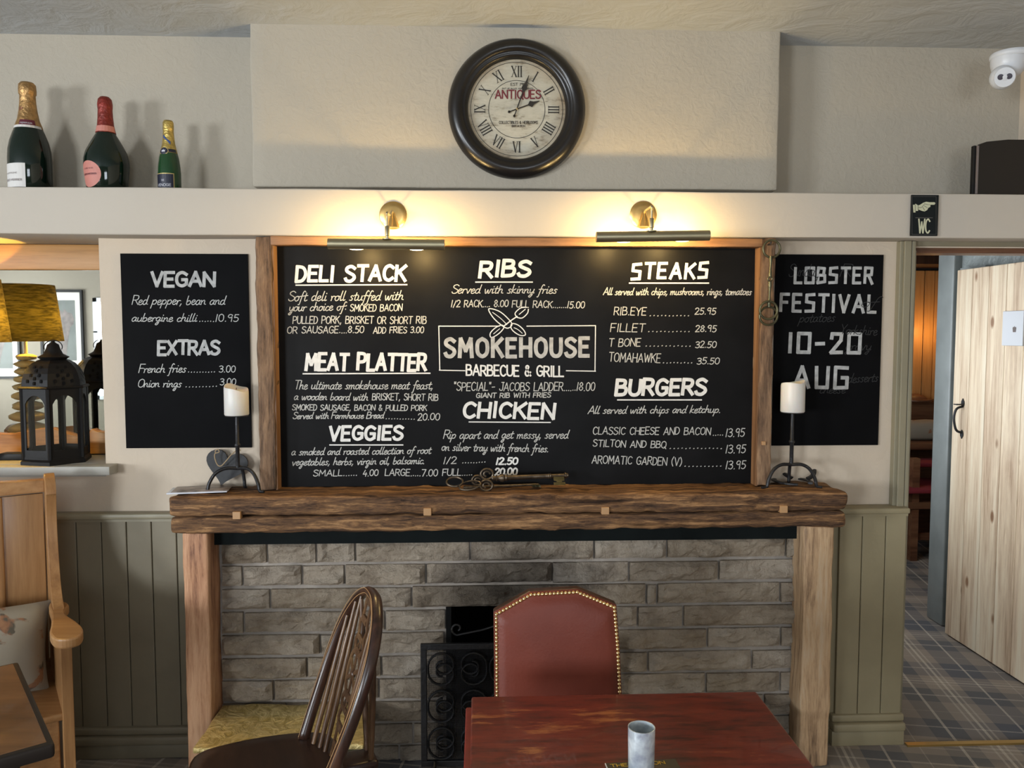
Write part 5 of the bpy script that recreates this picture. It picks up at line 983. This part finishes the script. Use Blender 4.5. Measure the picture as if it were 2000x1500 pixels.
tot = sum(h for r, h in sizes); f_ = (zs0-.055-nz0)/tot
for i, (r, h) in enumerate(sizes):
    h *= f_; b = MB().ball((0, 0, 0), r, r*.85, h*.52, 16, 10)
    for j, v in enumerate(b.v): b.v[j] = v*(1+.08*mnoise.noise(v*18+Vector((i*5, 0, 0))))+Vector((LX+random.uniform(-.006, .006), LY, zz+h/2))
    b.build('pebble', 'stone_lamp', pl, smooth='all'); zz += h
point('table_lamp_glow', (LX+.045, LY-.02, zs0+.085), 13, (1, .56, .07), .010)
# lantern
LA = thing('lantern', 'black hexagonal metal lantern with arched glass sides and pierced dome, on the niche sill', 'lantern', (P(112, 905, Y=3.17).x, 3.17, nz0))
lx, ly = LA.location.x, 3.17; S6 = R(-14)
def hexp(r, z, a0=S6): return [(lx+r*math.cos(a0+PI/3*i), ly+r*math.sin(a0+PI/3*i), z) for i in range(6)]
def loft(rings):
    b = MB(); vs = [v for r in rings for v in r]; fs = []
    for i in range(len(rings)-1):
        for j in range(6): fs.append((i*6+j, i*6+(j+1) % 6, (i+1)*6+(j+1) % 6, (i+1)*6+j))
    fs += [tuple(reversed(range(6))), tuple((len(rings)-1)*6+j for j in range(6))]; return b.add(vs, fs)
Z = lambda py: P(112, py, Y=3.17).z
RB = .128
zb0 = nz0; z_base = Z(896); z_win0 = Z(887); z_rim = Z(755)
loft([hexp(RB, zb0), hexp(RB, zb0+.012), hexp(RB*.93, zb0+.02), hexp(RB*.93, zb0+.028), hexp(RB*.0+.02, zb0+.0285)]).build('base', 'blackmatt', LA)
loft([hexp(RB*.98, z_rim-.004), hexp(RB*1.02, z_rim), hexp(RB*.98, z_rim+.006), hexp(.02, z_rim+.0065)]).build('rim', 'blackmatt', LA)
RPn = RB*.90
for i in range(6):
    a = S6+PI/3*i; p = Vector((lx+RPn*math.cos(a), ly+RPn*math.sin(a), 0))
    MB().tube([(p.x, p.y, zb0+.02), (p.x, p.y, z_rim)], .0075, 6).build('post', 'blackmatt', LA)
    a2 = S6+PI/3*(i+1); A = p; B_ = Vector((lx+RPn*math.cos(a2), ly+RPn*math.sin(a2), 0)); dr = (B_-A); w_ = dr.length; dr.normalize(); nr = Vector((math.cos((a+a2)/2), math.sin((a+a2)/2), 0))
    fn = lambda u, v, h, A=A, dr=dr, nr=nr: A+dr*u+nr*h+Vector((0, 0, v))
    b = MB(); m0 = w_*.13; m1 = w_*.87; zsp = z_rim-.062; ztop_ = z_rim-.028; z0_ = zb0+.055
    arcp = [(m1-(m1-m0)*(k/10), zsp+(ztop_-zsp)*math.sin(PI*k/10)**.7) for k in range(11)]
    for k in range(10):
        b.prism([arcp[k], (arcp[k][0], z_rim), (arcp[k+1][0], z_rim), arcp[k+1]], fn, -.002, .002)
    b.prism([(0, zb0+.02), (m0, zb0+.02), (m0, z_rim), (0, z_rim)], fn, -.002, .002); b.prism([(m1, zb0+.02), (w_, zb0+.02), (w_, z_rim), (m1, z_rim)], fn, -.002, .002); b.prism([(m0, zb0+.02), (m1, zb0+.02), (m1, z0_), (m0, z0_)], fn, -.002, .002)
    b.build('arch_panel', 'blackmatt', LA)
    MB().prism([(m0-.003, z0_-.003), (m1+.003, z0_-.003), (m1+.003, ztop_+.004), (m0-.003, ztop_+.004)], fn, -.0035, -.0025).build('glass_pane', M['pane'], LA)
Hd = Z(702)-z_rim
rings = [hexp(RB*.90*math.cos(t*PI/2)**.72 if t < 1 else .03, z_rim+.006+Hd*math.sin(t*PI/2)) for t in (0, .15, .3, .45, .6, .75, .87)]
loft(rings).build('dome', 'blackmatt', LA)
for i in range(6):
    a = S6+PI/3*(i+.5); b = MB()
    for (du, t) in ((0, .18), (-.030, .12), (.030, .12), (-.018, .26), (.018, .26), (0, .38), (-.014, .48), (.014, .48), (0, .07)):
        r = RB*.90*math.cos(t*PI/2)**.72*.875; z = z_rim+.006+Hd*math.sin(t*PI/2); r2 = RB*.9*math.cos((t+.1)*PI/2)**.72*.875; z2 = z_rim+.006+Hd*math.sin((t+.1)*PI/2)
        nr = Vector((math.cos(a), math.sin(a), 0)); tn = Vector((-math.sin(a), math.cos(a), 0)); upv = (nr*(r2-r)+Vector((0, 0, z2-z))).normalized(); nn = tn.cross(upv); 
        if nn.dot(nr) < 0: nn = -nn
        c = Vector((lx, ly, z))+nr*(r+.0015)+tn*du; b.add([c+nn*.0012+tn*(.005*math.cos(q_))+upv*(.008*math.sin(q_)) for q_ in [2*PI*s/8 for s in range(8)]], [tuple(range(8))])
    b.build('piercing', 'soot', LA)
zc = Z(702)
MB().lathe([(.030, -.014), (.034, -.008), (.056, .010), (.050, .013), (.034, .022), (.026, .040), (.020, .058), (.008, .066), (.006, .072), (.0001, .074)], (lx, ly, zc), 24).build('cap', 'blackmatt', LA, smooth=True)
MB().tube([(lx+.035*math.cos(q_), ly+.004*math.sin(q_), zc+.048+.026*math.sin(q_)) for q_ in [R(-20+220*i/20) for i in range(21)]], .0018, 6).build('ring', 'blackmatt', LA, smooth=True)
a = P(20, 905, Y=3.16)
pa = thing('power_adapter', 'black power adapter with a thin cable on the niche sill left of the lantern', 'adapter', (a.x, 3.22, nz0))
MB().rbox((a.x-.06, 3.19, nz0), (a.x+.03, 3.24, nz0+.028), .004, (1, 1, 1)).build('body', 'blackmatt', pa, smooth=True)
MB().tube(smoothpts([(a.x+.03, 3.215, nz0+.012), (a.x+.08, 3.28, nz0+.004), (a.x+.2, 3.31, nz0+.004), (nx1-.01, 3.32, nz0+.004)], 6), .0025, 6).build('cable', 'blackmatt', pa, smooth=True)
# framed pictures on the wall behind the camera, seen in the mirror
def frame(label, x0, x1, z0, z1, animal=True):
    t = thing('framed_picture', label, 'picture', ((x0+x1)/2, YF+.01, z0), group='framed photographs seen in the mirror'); y = YF
    b = MB(); f = .03; b.box(x0, x1, y, y+.03, z0, z0+f); b.box(x0, x1, y, y+.03, z1-f, z1); b.box(x0, x0+f, y, y+.03, z0+f, z1-f); b.box(x1-f, x1, y, y+.03, z0+f, z1-f); b.build('frame', 'blackmatt', t)
    box(x0+f, x1-f, y, y+.012, z0+f, z1-f).build('mount', 'mat', t)
    m = .10; pr = box(x0+m, x1-m, y+.012, y+.014, z0+m+.03, z1-m-.03).build('print', 'photo', t)
    # mirrored in the mirror: u runs from the picture's own left
    W, H_ = x1-x0-2*m, z1-z0-2*m-.06
    an = [(.15, 0), (.62, 0), (.66, .2), (.74, .42), (.80, .55), (.92, .60), (.96, .68), (.88, .78), (.72, .80), (.62, .86), (.55, .80), (.44, .84), (.40, .74), (.46, .64), (.36, .45), (.22, .25)]
    MB().prism([(1-u, v) for u, v in an], lambda u, v, h: Vector((x1-m-u*W, y+.014+h, z0+m+.03+v*H_)), 0, .001).build('animal', 'animal', pr)
frame('tall black framed animal photograph, right-hand one seen in the niche mirror', -5.60, -5.06, 1.17, 2.2)
frame('black framed photograph, left-hand one seen in the niche mirror', -6.5, -5.86, 1.07, 1.95)
# ------------------------------------------------------------------ settle (rotated), cushion, left table
SR = R(32)
base = Vector((-1.548, 2.93, 0))
se = thing('settle', 'pine high-backed settle bench with a scrolled arm in the left corner', 'bench', base, -SR+PI)   # local: x runs along the back to the photo's left, y forward
se.rotation_euler = (0, 0, 0)
# local frame: u leftwards along the back, v forward into the room
ud = Vector((-math.cos(SR), -math.sin(SR), 0)); vd = Vector((math.sin(SR), -math.cos(SR), 0))
def W(u, v, z): return base+ud*u+vd*v+Vector((0, 0, z))
def sbox(u0, u1, v0, v1, z0, z1, name, mat, parent=se, r=.006, div=(1, 1, 1), amp=0):
    b = MB().rbox((u0, v0, z0), (u1, v1, z1), r, div, amp, 6); b.v = [W(*v) for v in b.v]; b.f = [tuple(reversed(f)) for f in b.f]; return b.build(name, mat, parent, smooth=True)
ztop = P(60, 935, Y=2.90).z
Lb = 1.25; zseat = .44
# back planks, rails
nb = 9
for i in range(nb):
    u0 = .035+i*(Lb-.07)/nb; sbox(u0+.001, u0+(Lb-.07)/nb-.001, .012, .030, zseat, ztop-.05, 'plank', 'settle', r=.002)
b = MB(); cr_ = [(0.03, -.045), (Lb-.03, -.045), (Lb-.03, .0), (Lb*.75, .012), (Lb*.5, .05), (Lb*.25, .012), (.12, .002), (.03, .0)]
b.prism(cr_, lambda u, v, h: W(u, h, ztop+v), .0, .042); b.build('top_rail', 'settlex', se, bevel=.004)
sbox(.03, Lb-.03, .005, .040, zseat-.05, zseat+.03, 'lower_rail', 'settlex')
sbox(.16, .19, .008, .038, zseat, ztop-.05, 'stile', 'settle'); 
sbox(-.0, Lb, .03, .46, zseat-.025, zseat, 'seat', 'settlex', r=.008)
sbox(.04, Lb-.04, .42, .44, .08, zseat-.026, 'front_panel', 'settlex')
# scrolled end: outline in (v, z)
za = .715
endo = [(-.01, 0), (.47, 0), (.47, za-.03), (.46, za-.03), (.30, za-.03), (.26, za+.0), (.19, za+.035), (.14, za+.09), (.10, za+.20), (.09, za+.29), (.10, za+.36), (.105, ztop-.04), (.085, ztop+.004), (.05, ztop+.022), (.015, ztop+.014), (-.01, ztop-.01)]
sm = [(endo[i][0], endo[i][1]) for i in range(3)]+[(p.x, p.y) for p in smoothpts([(a, b_, 0) for a, b_ in endo[3:]], 4)]
for u0 in (0, Lb-.03):
    b = MB(); b.prism(sm, lambda u, v, h, u0=u0: W(u0+h, u, v), .0, .032); b.build('end_panel', 'settle', se, bevel=.004)
    arm = smoothpts([(.18, -.008), (.17, .020), (.20, .045), (.26, .048), (.30, .028), (.34, .026), (.42, .048), (.52, .056), (.585, .045), (.605, .015), (.585, -.020), (.52, -.030), (.42, -.022), (.34, -.012), (.26, -.012)] and [(a, b_, 0) for a, b_ in ((.17, -.01), (.17, .03), (.22, .045), (.27, .03), (.33, .028), (.42, .048), (.50, .058), (.56, .045), (.575, .012), (.55, -.022), (.48, -.032), (.40, -.022), (.30, -.014))], 4, True)
    b = MB(); b.prism([(p.x, p.y) for p in arm], lambda u, v, h, u0=u0: W(u0+.016-(v-.012), u, za-.03+h), 0, .032); b.build('arm', 'settlex', se, bevel=.006)
# cushion
cu = Vector(W(.30, .20, zseat)); b = MB(); n = 18
for sgn in (1, -1):
    vs = []; fs = []
    for i in range(n+1):
        for j in range(n+1):
            u, v = -1+2*i/n, -1+2*j/n; th = (max(0, (1-u**4)*(1-v**4)))**.6*.085
            pin = 1-.06*(1-abs(u)*0)*(abs(v)**2)*(1-abs(u)) ; px_ = u*.21*(1-.07*(1-v*v)*abs(u)**3); pz = v*.150*(1-.07*(1-u*u)*abs(v)**3)
            wr = .006*mnoise.noise(Vector((u*2.3, v*2.3, sgn*2)))*(1 if th > 0.01 else 0); vs.append((px_, sgn*(th+wr), pz))
    for i in range(n):
        for j in range(n):
            q4 = (i*(n+1)+j, (i+1)*(n+1)+j, (i+1)*(n+1)+j+1, i*(n+1)+j+1); fs.append(q4 if sgn > 0 else tuple(reversed(q4)))
    b.add(vs, fs)
Mx = Matrix.Rotation(R(4), 4, 'Y') @ Matrix.Rotation(R(-16), 4, 'X')
b.xf(Mx); b.v = [W(.25-v.x, .18-v.y, zseat+.150+v.z) for v in b.v]
cuo = b.build('cushion', 'linen', loc=W(.26, .17, zseat), smooth='all'); tag(cuo, 'cream linen cushion printed with brown and rust figures, propped in the settle corner', 'cushion')
# left table
c1_ = P(36, 1291, Z=.75); c2_ = P(121, 1480, Z=.75); dv = (c2_-c1_).normalized(); dn = Vector((dv.y, -dv.x, 0)); 
if dn.x > 0: dn = -dn
lt = thing('pub_table', 'brown wooden pub table with black edges in the lower left corner', 'table', c1_*1.0+dv*.35+dn*.3-Vector((0, 0, .75)))
def T(a, b_, z): return Vector((c1_.x, c1_.y, 0))+dv*a+dn*b_+Vector((0, 0, z))
def tbox(a0, a1, b0, b1, z0, z1, name, mat, r=.006):
    m_ = MB().rbox((a0, b0, z0), (a1, b1, z1), r, (1, 1, 1)); m_.v = [T(*v) for v in m_.v]; o = m_.build(name, mat, lt, smooth=True); return o
LL = (c2_-c1_).length+.02; LL = .56
tbox(.014, LL-.014, .014, .9-.014, .742, .7512, 'table_top', 'lefttable', .002); tbox(0, LL, 0, .9, .715, .7495, 'edge_band', 'tableedge', .008); tbox(.06, LL-.06, .06, .84, .65, .715, 'apron', 'tableedge')
for a, b_ in ((.09, .09), (LL-.09, .09), (.09, .81), (LL-.09, .81)): tbox(a-.025, a+.025, b_-.025, b_+.025, 0, .68, 'leg', 'tableedge')
# ------------------------------------------------------------------ red table
q0, q1 = P(921, 1358, Z=.75), P(1480, 1352, Z=.75); yb = (q0.y+q1.y)/2; xa, xb = q0.x, q1.x-.002
rt = thing('red_table', 'red painted pub table with rubbed worn top in the foreground', 'table', ((xa+xb)/2, yb-.45, 0))
MB().rbox((xa, yb-.95, .728), (xb, yb, .75), .005, (1, 1, 1)).build('table_top', 'redtable', rt, smooth=True)
MB().rbox((xa-.014, yb-.94, .705), (xb+.002, yb-.010, .728), .004, (1, 1, 1)).build('edge_moulding', 'rededge', rt, smooth=True)
box(xa+.06, xb-.06, yb-.88, yb-.08, .62, .705).build('apron', 'rededge', rt, bevel=.004)
for x in (xa+.045, xb-.045):
    for y in (yb-.07, yb-.85):
        MB().lathe([(.022, 0), (.026, .05), (.018, .12), (.030, .3), (.022, .42), (.032, .5), (.032, .63)], (x, y, 0), 14).build('leg', 'rededge', rt, smooth=True)
# votive glass and flyer
g = P(1252, 1515, Z=.75); rg = .0275
vg = thing('votive_glass', 'silvery blue mottled votive glass at the front of the red table', 'glass', (g.x, g.y, .753))
MB().lathe([(.0001, 0), (rg*.90, 0), (rg*.95, .004), (rg*1.0, .098), (rg*1.0, .1), (rg*.93, .1), (rg*.88, .012), (.0001, .010)], (g.x, g.y, .7525), 36).build('cup', 'mercury', vg, smooth=True)
MB().lathe([(.0001, 0), (.016, 0), (.016, .02), (.0001, .021)], (g.x, g.y, .7635), 16).build('tealight', 'wax', vg, smooth=True)
f0 = P(1183, 1491, Z=.7515)
fl = thing('flyer', 'black beer flyer with yellow lettering under the votive glass', 'flyer', (f0.x, f0.y, .7505), R(4))
box(0, .15, -.10, 0, 0, .0015).build('card', 'flyer', fl, local=True); box(-.0018, 0, -.10, .0, 0, .0017).build('card_edge', 'paper', fl, local=True)
st_, wd = text_pts("THEAKSTON", 1.6, .0, False, 0); mb = MB()
for pp in st_: ribbon(mb, [(.008+u*.115/wd, -.017+v*.0011) for u, v in pp], .0020, lambda u, v, h: Vector((u, v, .0018+h)), 0)
mb.build('lettering', 'flyertext', fl, local=True)
# ------------------------------------------------------------------ red leather chair
YC2 = 2.17
rc = thing('dining_chair', 'oxblood leather chair with brass studs around its shaped back, behind the red table', 'chair', (P(1092, 1250, Y=YC2).x, YC2-.2, 0))
outl = [(963, 1420), (965, 1300), (964, 1202), (1036, 1163), (1132, 1158), (1208, 1188), (1213, 1262), (1221, 1420)]
pts2 = [P(u, v, Y=YC2) for u, v in outl]; poly = [(p.x, p.z) for p in pts2]; poly[0] = (poly[0][0]+.004, .46); poly[-1] = (poly[-1][0]-.002, .46)
lean = lambda z: (z-.46)*.10
k = len(poly)
MB().prism(poly, lambda u, v, h: Vector((u, YC2+h+lean(v)-.03, v)), .02, .05).build('back_frame', 'darkwood', rc, bevel=.004)
# padded panel: inset rings bulging forward
cx_ = sum(p[0] for p in poly)/k; cz_ = (max(p[1] for p in poly)+.46)/2
rs = []; 
dens = []
for i in range(k):
    a, b_ = poly[i], poly[(i+1) % k]; m_ = 8
    for j in range(m_): dens.append((a[0]+(b_[0]-a[0])*j/m_, a[1]+(b_[1]-a[1])*j/m_))
vs = []; fs = []; Kd = len(dens)
for (f, h) in ((.995, .0), (.975, .006), (.93, .007), (.90, .012), (.80, .016), (.6, .019), (.3, .020), (.02, .020)):
    for (u, v) in dens: vs.append((cx_+(u-cx_)*f, YC2-.010-h+lean(cz_+(v-cz_)*f), cz_+(v-cz_)*f))
for r in range(7):
    for i in range(Kd): fs.append((r*Kd+i, r*Kd+(i+1) % Kd, (r+1)*Kd+(i+1) % Kd, (r+1)*Kd+i))
fs.append(tuple(7*Kd+i for i in range(Kd)))
MB().add(vs, fs).build('back_pad', 'leather', rc, smooth='all')
# studs as children sharing one mesh
stud = None; path = []
ins = [(cx_+(u-cx_)*.955, cz_+(v-cz_)*.965) for u, v in poly]
acc = 0; lastp = None; seg = []
for i in range(k-1):
    a, b_ = Vector(ins[i]), Vector(ins[i+1]); Ls = (b_-a).length; nn = max(1, round(Ls/.0107))
    for j in range(nn): seg.append(a.lerp(b_, j/nn))
for p in seg:
    if p.y < .62: continue
    if stud is None:
        o = MB().ball((0, 0, 0), .0053, .0053, .0046, 8, 3, half=True).xf(Matrix.Rotation(PI/2, 4, 'X')).build('stud', 'goldnail', rc, smooth='all', local=True); stud = o.data
    else: o = D.objects.new('stud', stud); C.objects.link(o); o.parent = rc
    o.location = Vector((p.x, YC2-.0168+lean(p.y), p.y))-Vector(rc.location)
sx_ = rc.location.x
MB().rbox((sx_-.152, YC2-.40, .40), (sx_+.152, YC2-.02, .47), .03, (4, 4, 1)).build('seat', 'leather', rc, smooth='all')
for x in (sx_-.135, sx_+.135):
    for y in (YC2-.38, YC2): box(x-.018, x+.018, y-.018, y+.018, 0, .42).build('leg', 'darkwood', rc, bevel=.003)
# ------------------------------------------------------------------ windsor chair (braced hoop back)
wc_ = thing('windsor_chair', 'dark spindle-back chair with hoop back and wheel splat, in front of the brass box', 'chair', (-.582, 2.125, 0), R(-69.9))
def hoopc(t):   # t 0..1 over the hoop; local coords
    prof = [(-.165, 0), (-.186, .12), (-.195, .24), (-.178, .35), (-.125, .43), (-.055, .472), (0, .480), (.055, .472), (.125, .43), (.178, .35), (.195, .24), (.186, .12), (.165, 0)]
    return prof
lz = lambda z: .12+z*.37
hp3 = smoothpts([(x, lz(z), .445+z*.975) for x, z in hoopc(0)], 5)
MB().tube(hp3, .0125, 10, flat=((0, .938, -.347), 1.35)).build('hoop', 'darkwood', wc_, smooth='all', local=True)
nh = len(hp3)
for off in (-.007, .007):   # inlaid lines on the front of the hoop
    MB().tube([p+Vector((0, -.0155, .004))+(Vector((0, 0, .25))-(p-Vector((0, p.y, .445)))).normalized()*off*-1 for p in hp3], .0011, 5).build('inlay', 'inlay', wc_, local=True)
def spx(x):
    # height where |x| meets hoop
    best = .47
    for p in hp3:
        if abs(abs(p.x)-abs(x)) < .012 and p.z > .6: best = max(.2, p.z-.445)
    return best
for x in (-.158, -.122, -.086, .086, .122, .158):
    xb = x*.80; zt_ = [p.z for p in hp3 if p.z > .72 and abs(p.x-x) < .03]; zt_ = (sum(zt_)/len(zt_) if zt_ else .86)-.445-.006
    A = Vector((xb, .178-xb*xb*2.2, .445)); B_ = Vector((x, lz(zt_), .445+zt_)); n = 9; pts = [A.lerp(B_, i/(n-1)) for i in range(n)]
    MB().tube(pts, [.0068, .0078, .0085, .0088, .0085, .0078, .0070, .0062, .0052], 8).build('spindle', 'lightspindle', wc_, smooth=True, local=True)
# splat with wheel
b = MB(); sy = lambda z: .176+(lz(.46)-.176)*z/.46
def strip(pts, w_, mbb, close=False):
    pts3 = [Vector((x, sy(z), .445+z)) for x, z in pts]; mbb.tube(pts3, w_, 6, close=close, flat=((0, .93, -.25), .55))
WZ = .245; WR = .062
strip([(WR*math.cos(2*PI*i/24), WZ+WR*1.05*math.sin(2*PI*i/24)) for i in range(24)], .0085, b, True)
for i in range(6):
    a = PI/6+i*PI/3; strip([(0, WZ), (WR*math.cos(a), WZ+WR*math.sin(a))], .0065, b)
b.ball((0, sy(WZ), .445+WZ), .013, .008, .013, 10, 6)
for s_ in (1, -1):
    for sg in (1, -1):
        pts = [(sg*.026, WZ+s_*(WR-.006)), (sg*.047, WZ+s_*(WR+.020)), (sg*.032, WZ+s_*(WR+.043)), (sg*.044, WZ+s_*(WR+.070)), (sg*.028, WZ+s_*.155), (sg*.030, WZ+s_*(.225 if s_ > 0 else .240))]
        strip([(p.x, p.y) for p in smoothpts([(u, v, 0) for u, v in pts], 4)], .008, b)
    for zo in (.058, .098, .15, .20): strip([(-.028, WZ+s_*zo), (.028, WZ+s_*zo)], .009 if zo != .15 else .012, b)
    for sg in (1, -1): strip([(0, WZ+s_*.062), (sg*.014, WZ+s_*.078), (0, WZ+s_*.094)], .004, b)
b.build('splat', 'lightspindle', wc_, smooth=True, local=True)
# saddle seat
b = MB(); out_s = smoothpts([(-.17, .19, 0), (-.215, .08, 0), (-.222, -.08, 0), (-.18, -.185, 0), (0, -.205, 0), (.18, -.185, 0), (.222, -.08, 0), (.215, .08, 0), (.17, .19, 0), (.06, .205, 0), (-.06, .205, 0)], 5, True)
vs = []; fs = []; n = len(out_s)
for f, z in ((.0, .415), (.93, .415), (.985, .424), (1, .434), (.985, .446), (.95, .450), (.8, .446), (.5, .440), (.02, .438)):
    for p in out_s: vs.append((p.x*max(f, .01), p.y*max(f, .01), z))
for r in range(8):
    for i in range(n): fs.append((r*n+i, r*n+(i+1) % n, (r+1)*n+(i+1) % n, (r+1)*n+i))
fs.append(tuple(8*n+i for i in range(n))); MB().add(vs, fs).build('seat', 'seatwood', wc_, smooth='all', local=True)
MB().rbox((-.045, .19, .418), (.045, .300, .448), .012, (1, 1, 1)).build('tail_block', 'seatwood', wc_, smooth=True, local=True)
for sg in (1, -1):
    A = Vector((sg*.028, .280, .446)); B_ = Vector((sg*.085, lz(.435), .445+.430)); MB().tube([A.lerp(B_, i/6) for i in range(7)], [.007, .009, .010, .010, .009, .008, .006], 8).build('brace', 'lightspindle', wc_, smooth=True, local=True)
for sx in (1, -1):
    for sy_2 in (1, -1):
        A = Vector((sx*.14, sy_2*.13, .42)); B_ = Vector((sx*.20, sy_2*.20, 0)); MB().tube([A.lerp(B_, i/8) for i in range(9)], [.013, .015, .018, .012, .017, .019, .015, .012, .010], 10).build('leg', 'darkwood', wc_, smooth=True, local=True)
    MB().tube([(sx*.175, -.165, .18), (sx*.175, 0, .18), (sx*.175, .165, .18)], [.008, .013, .008], 8).build('stretcher', 'darkwood', wc_, smooth=True, local=True)
MB().tube([(-.175, 0, .18), (0, 0, .18), (.175, 0, .18)], [.008, .013, .008], 8).build('stretcher', 'darkwood', wc_, smooth=True, local=True)
# ------------------------------------------------------------------ fire screen
YS = 2.90
s0, s1 = P(822, 1350, Y=YS).x, P(1204, 1350, Y=YS).x; zt_ = P(900, 1256, Y=YS).z; z0 = .03
fs_ = thing('fire_screen', 'black iron fire screen with scrollwork in front of the sooty opening', 'fire screen', ((s0+s1)/2, YS, 0))
b = MB(); f = .022
b.box(s0, s1, YS-.008, YS+.008, zt_-f, zt_); b.box(s0, s1, YS-.008, YS+.008, z0, z0+f); b.box(s0, s0+f, YS-.008, YS+.008, z0+f, zt_-f); b.box(s1-f, s1, YS-.008, YS+.008, z0+f, zt_-f); b.build('frame', 'iron', fs_, bevel=.002)
b = MB(); x = s0+f
while x < s1-f: b.box(x, x+.0011, YS+.002, YS+.0034, z0+f, zt_-f); x += .0042
z = z0+f
while z < zt_-f: b.box(s0+f, s1-f, YS+.0034, YS+.0046, z, z+.0011); z += .0042
o = b.build('wire_mesh', 'iron', fs_); o['kind'] = 'stuff'
def spiral(c, r0, a0, turns, sgn, n=22): 
    return [(c[0]+(r0*(1-.72*i/n))*math.cos(a0+sgn*turns*2*PI*i/n), c[1]+(r0*(1-.72*i/n))*math.sin(a0+sgn*turns*2*PI*i/n)) for i in range(n+1)]
pw = (s1-s0-2*f)/3; ph = (zt_-z0-2*f)/3
for ci in range(3):
    for ri in range(3):
        zc_ = zt_-f-ph*(ri+.5); xc = s0+f+pw*(ci+.5)
        for sg in (-1, 1):
            r = pw*.24; cx2 = xc+sg*pw*.235; dy = ph*.5-r-.003
            up = spiral((cx2, zc_+dy), r, PI if sg < 0 else 0, 1.25, -1 if sg < 0 else 1); dn_ = spiral((cx2, zc_-dy), r, PI if sg < 0 else 0, 1.25, 1 if sg < 0 else -1)
            pts = list(reversed(up))+dn_
            MB().tube([(u, YS-.012, v) for u, v in pts], .0042, 6, flat=((0, 1, 0), 1.8)).build('scroll', 'iron', fs_, smooth=True)
xc = (s0+s1)/2; b = MB()
for sg in (-1, 1):
    A = P(903, 1250, Y=YS); dxx = xc-A.x; c = P(893, 1228, Y=YS); cxx = xc+sg*(xc-c.x)
    sp2 = spiral((cxx, c.z), .024, -PI/2, .95, 1 if sg > 0 else -1, 18)
    pts = [(xc+sg*.02, zt_+.115), (xc+sg*.10, zt_+.060)]+[(sp2[0][0]-sg*.02, sp2[0][1]+.004)]+sp2
    b.tube([(p.x, YS, p.y) for p in smoothpts([(u, v, 0) for u, v in pts], 3)], .004, 8)
b.build('top_scroll', 'iron', fs_, smooth=True)
for x in (s0+.05, s1-.05): MB().tube([(x, YS-.09, .008), (x, YS-.02, .05), (x, YS+.06, .008)], .008, 8).build('foot', 'iron', fs_, smooth=True)
# ------------------------------------------------------------------ furniture in the room beyond
a = P(1790, 868, Y=5.9)
pw_ = thing('upholstered_bench', 'wooden bench with red cushions in the dim room beyond the doorway', 'bench', (a.x+.3, 5.9, 0))
xs0, xs1 = 2.75, 4.3
zc1 = P(1790, 866, Y=5.9).z; box(xs0, xs1, 5.9, 6.36, zc1-.05, zc1).build('seat', 'bench', pw_, bevel=.006)
for py, d in ((905, .035), (945, .035)):
    z = P(1790, py, Y=5.7).z; MB().rbox((xs0, 5.5 if py > 920 else 5.72, z-.035), (xs1, 5.95, z), .012, (1, 1, 1)).build('cushion', 'redseat', pw_, smooth=True)
z = P(1790, 978, Y=5.7).z; box(xs0, xs1, 5.55, 5.6, z-.03, z+.02).build('rail', 'bench', pw_, bevel=.004); z = P(1790, 1050, Y=5.6).z; box(xs0, xs1, 5.6, 5.65, z-.02, z+.03).build('rail', 'bench', pw_, bevel=.004)
box(xs0+.0, xs1, 6.30, 6.36, 0, czb).build('back', 'bench', pw_)
for z in (czb-.01, P(1790, 818, Y=6.28).z): box(xs0, xs1, 6.27, 6.31, z-.02, z).build('rail', 'bench', pw_)
for x in (2.95, 3.12, 3.30, 3.6): box(x, x+.05, 5.56, 5.61, 0, .75).build('leg', 'bench', pw_)
c = P(1800, 842, Y=6.1); o = MB().rbox((c.x-.22, 6.02, zc1), (c.x+.28, 6.18, zc1+.16), .07, (4, 2, 2), .01, 8).build('cushion', 'linen', loc=(c.x, 6.1, zc1), smooth='all'); tag(o, 'patterned cushion on the bench seen through the doorway', 'cushion')
c = P(1785, 778, Y=6.3); t = thing('flat_cap', 'dark brown cap lying on the ledge under the wood cladding beyond the doorway', 'hat', (c.x, 6.3, czb))
MB().ball((c.x, 6.30, czb+.001), .11, .075, .055, 16, 5, half=True).build('crown', 'bench', t, smooth='all'); MB().lathe([(.0001, 0), (.13, 0), (.13, .012), (.0001, .014)], (c.x, 6.30, czb), 24).build('brim', 'bench', t, smooth=True)
point('room_lamp_glow', (P(1812, 655, Y=6.18).x+.06, 6.18, P(1812, 655, Y=6.18).z+.02), 3, (1, .50, .13), .04)
wl = thing('wall_lamp', 'small lit wall lamp on the wood cladding beyond the doorway', 'lamp', (P(1826, 655, Y=6.3).x, 6.35, P(1812, 655, Y=6.3).z))
lp = wl.location; MB().lathe([(.03, -.04), (.045, .05), (.043, .05), (.028, -.038)], (lp.x+.06, 6.28, lp.z), 16).build('shade', M['shade'], wl, smooth=True); box(lp.x+.05, lp.x+.07, 6.28, 6.37, lp.z-.05, lp.z-.035).build('arm', 'brass', wl)
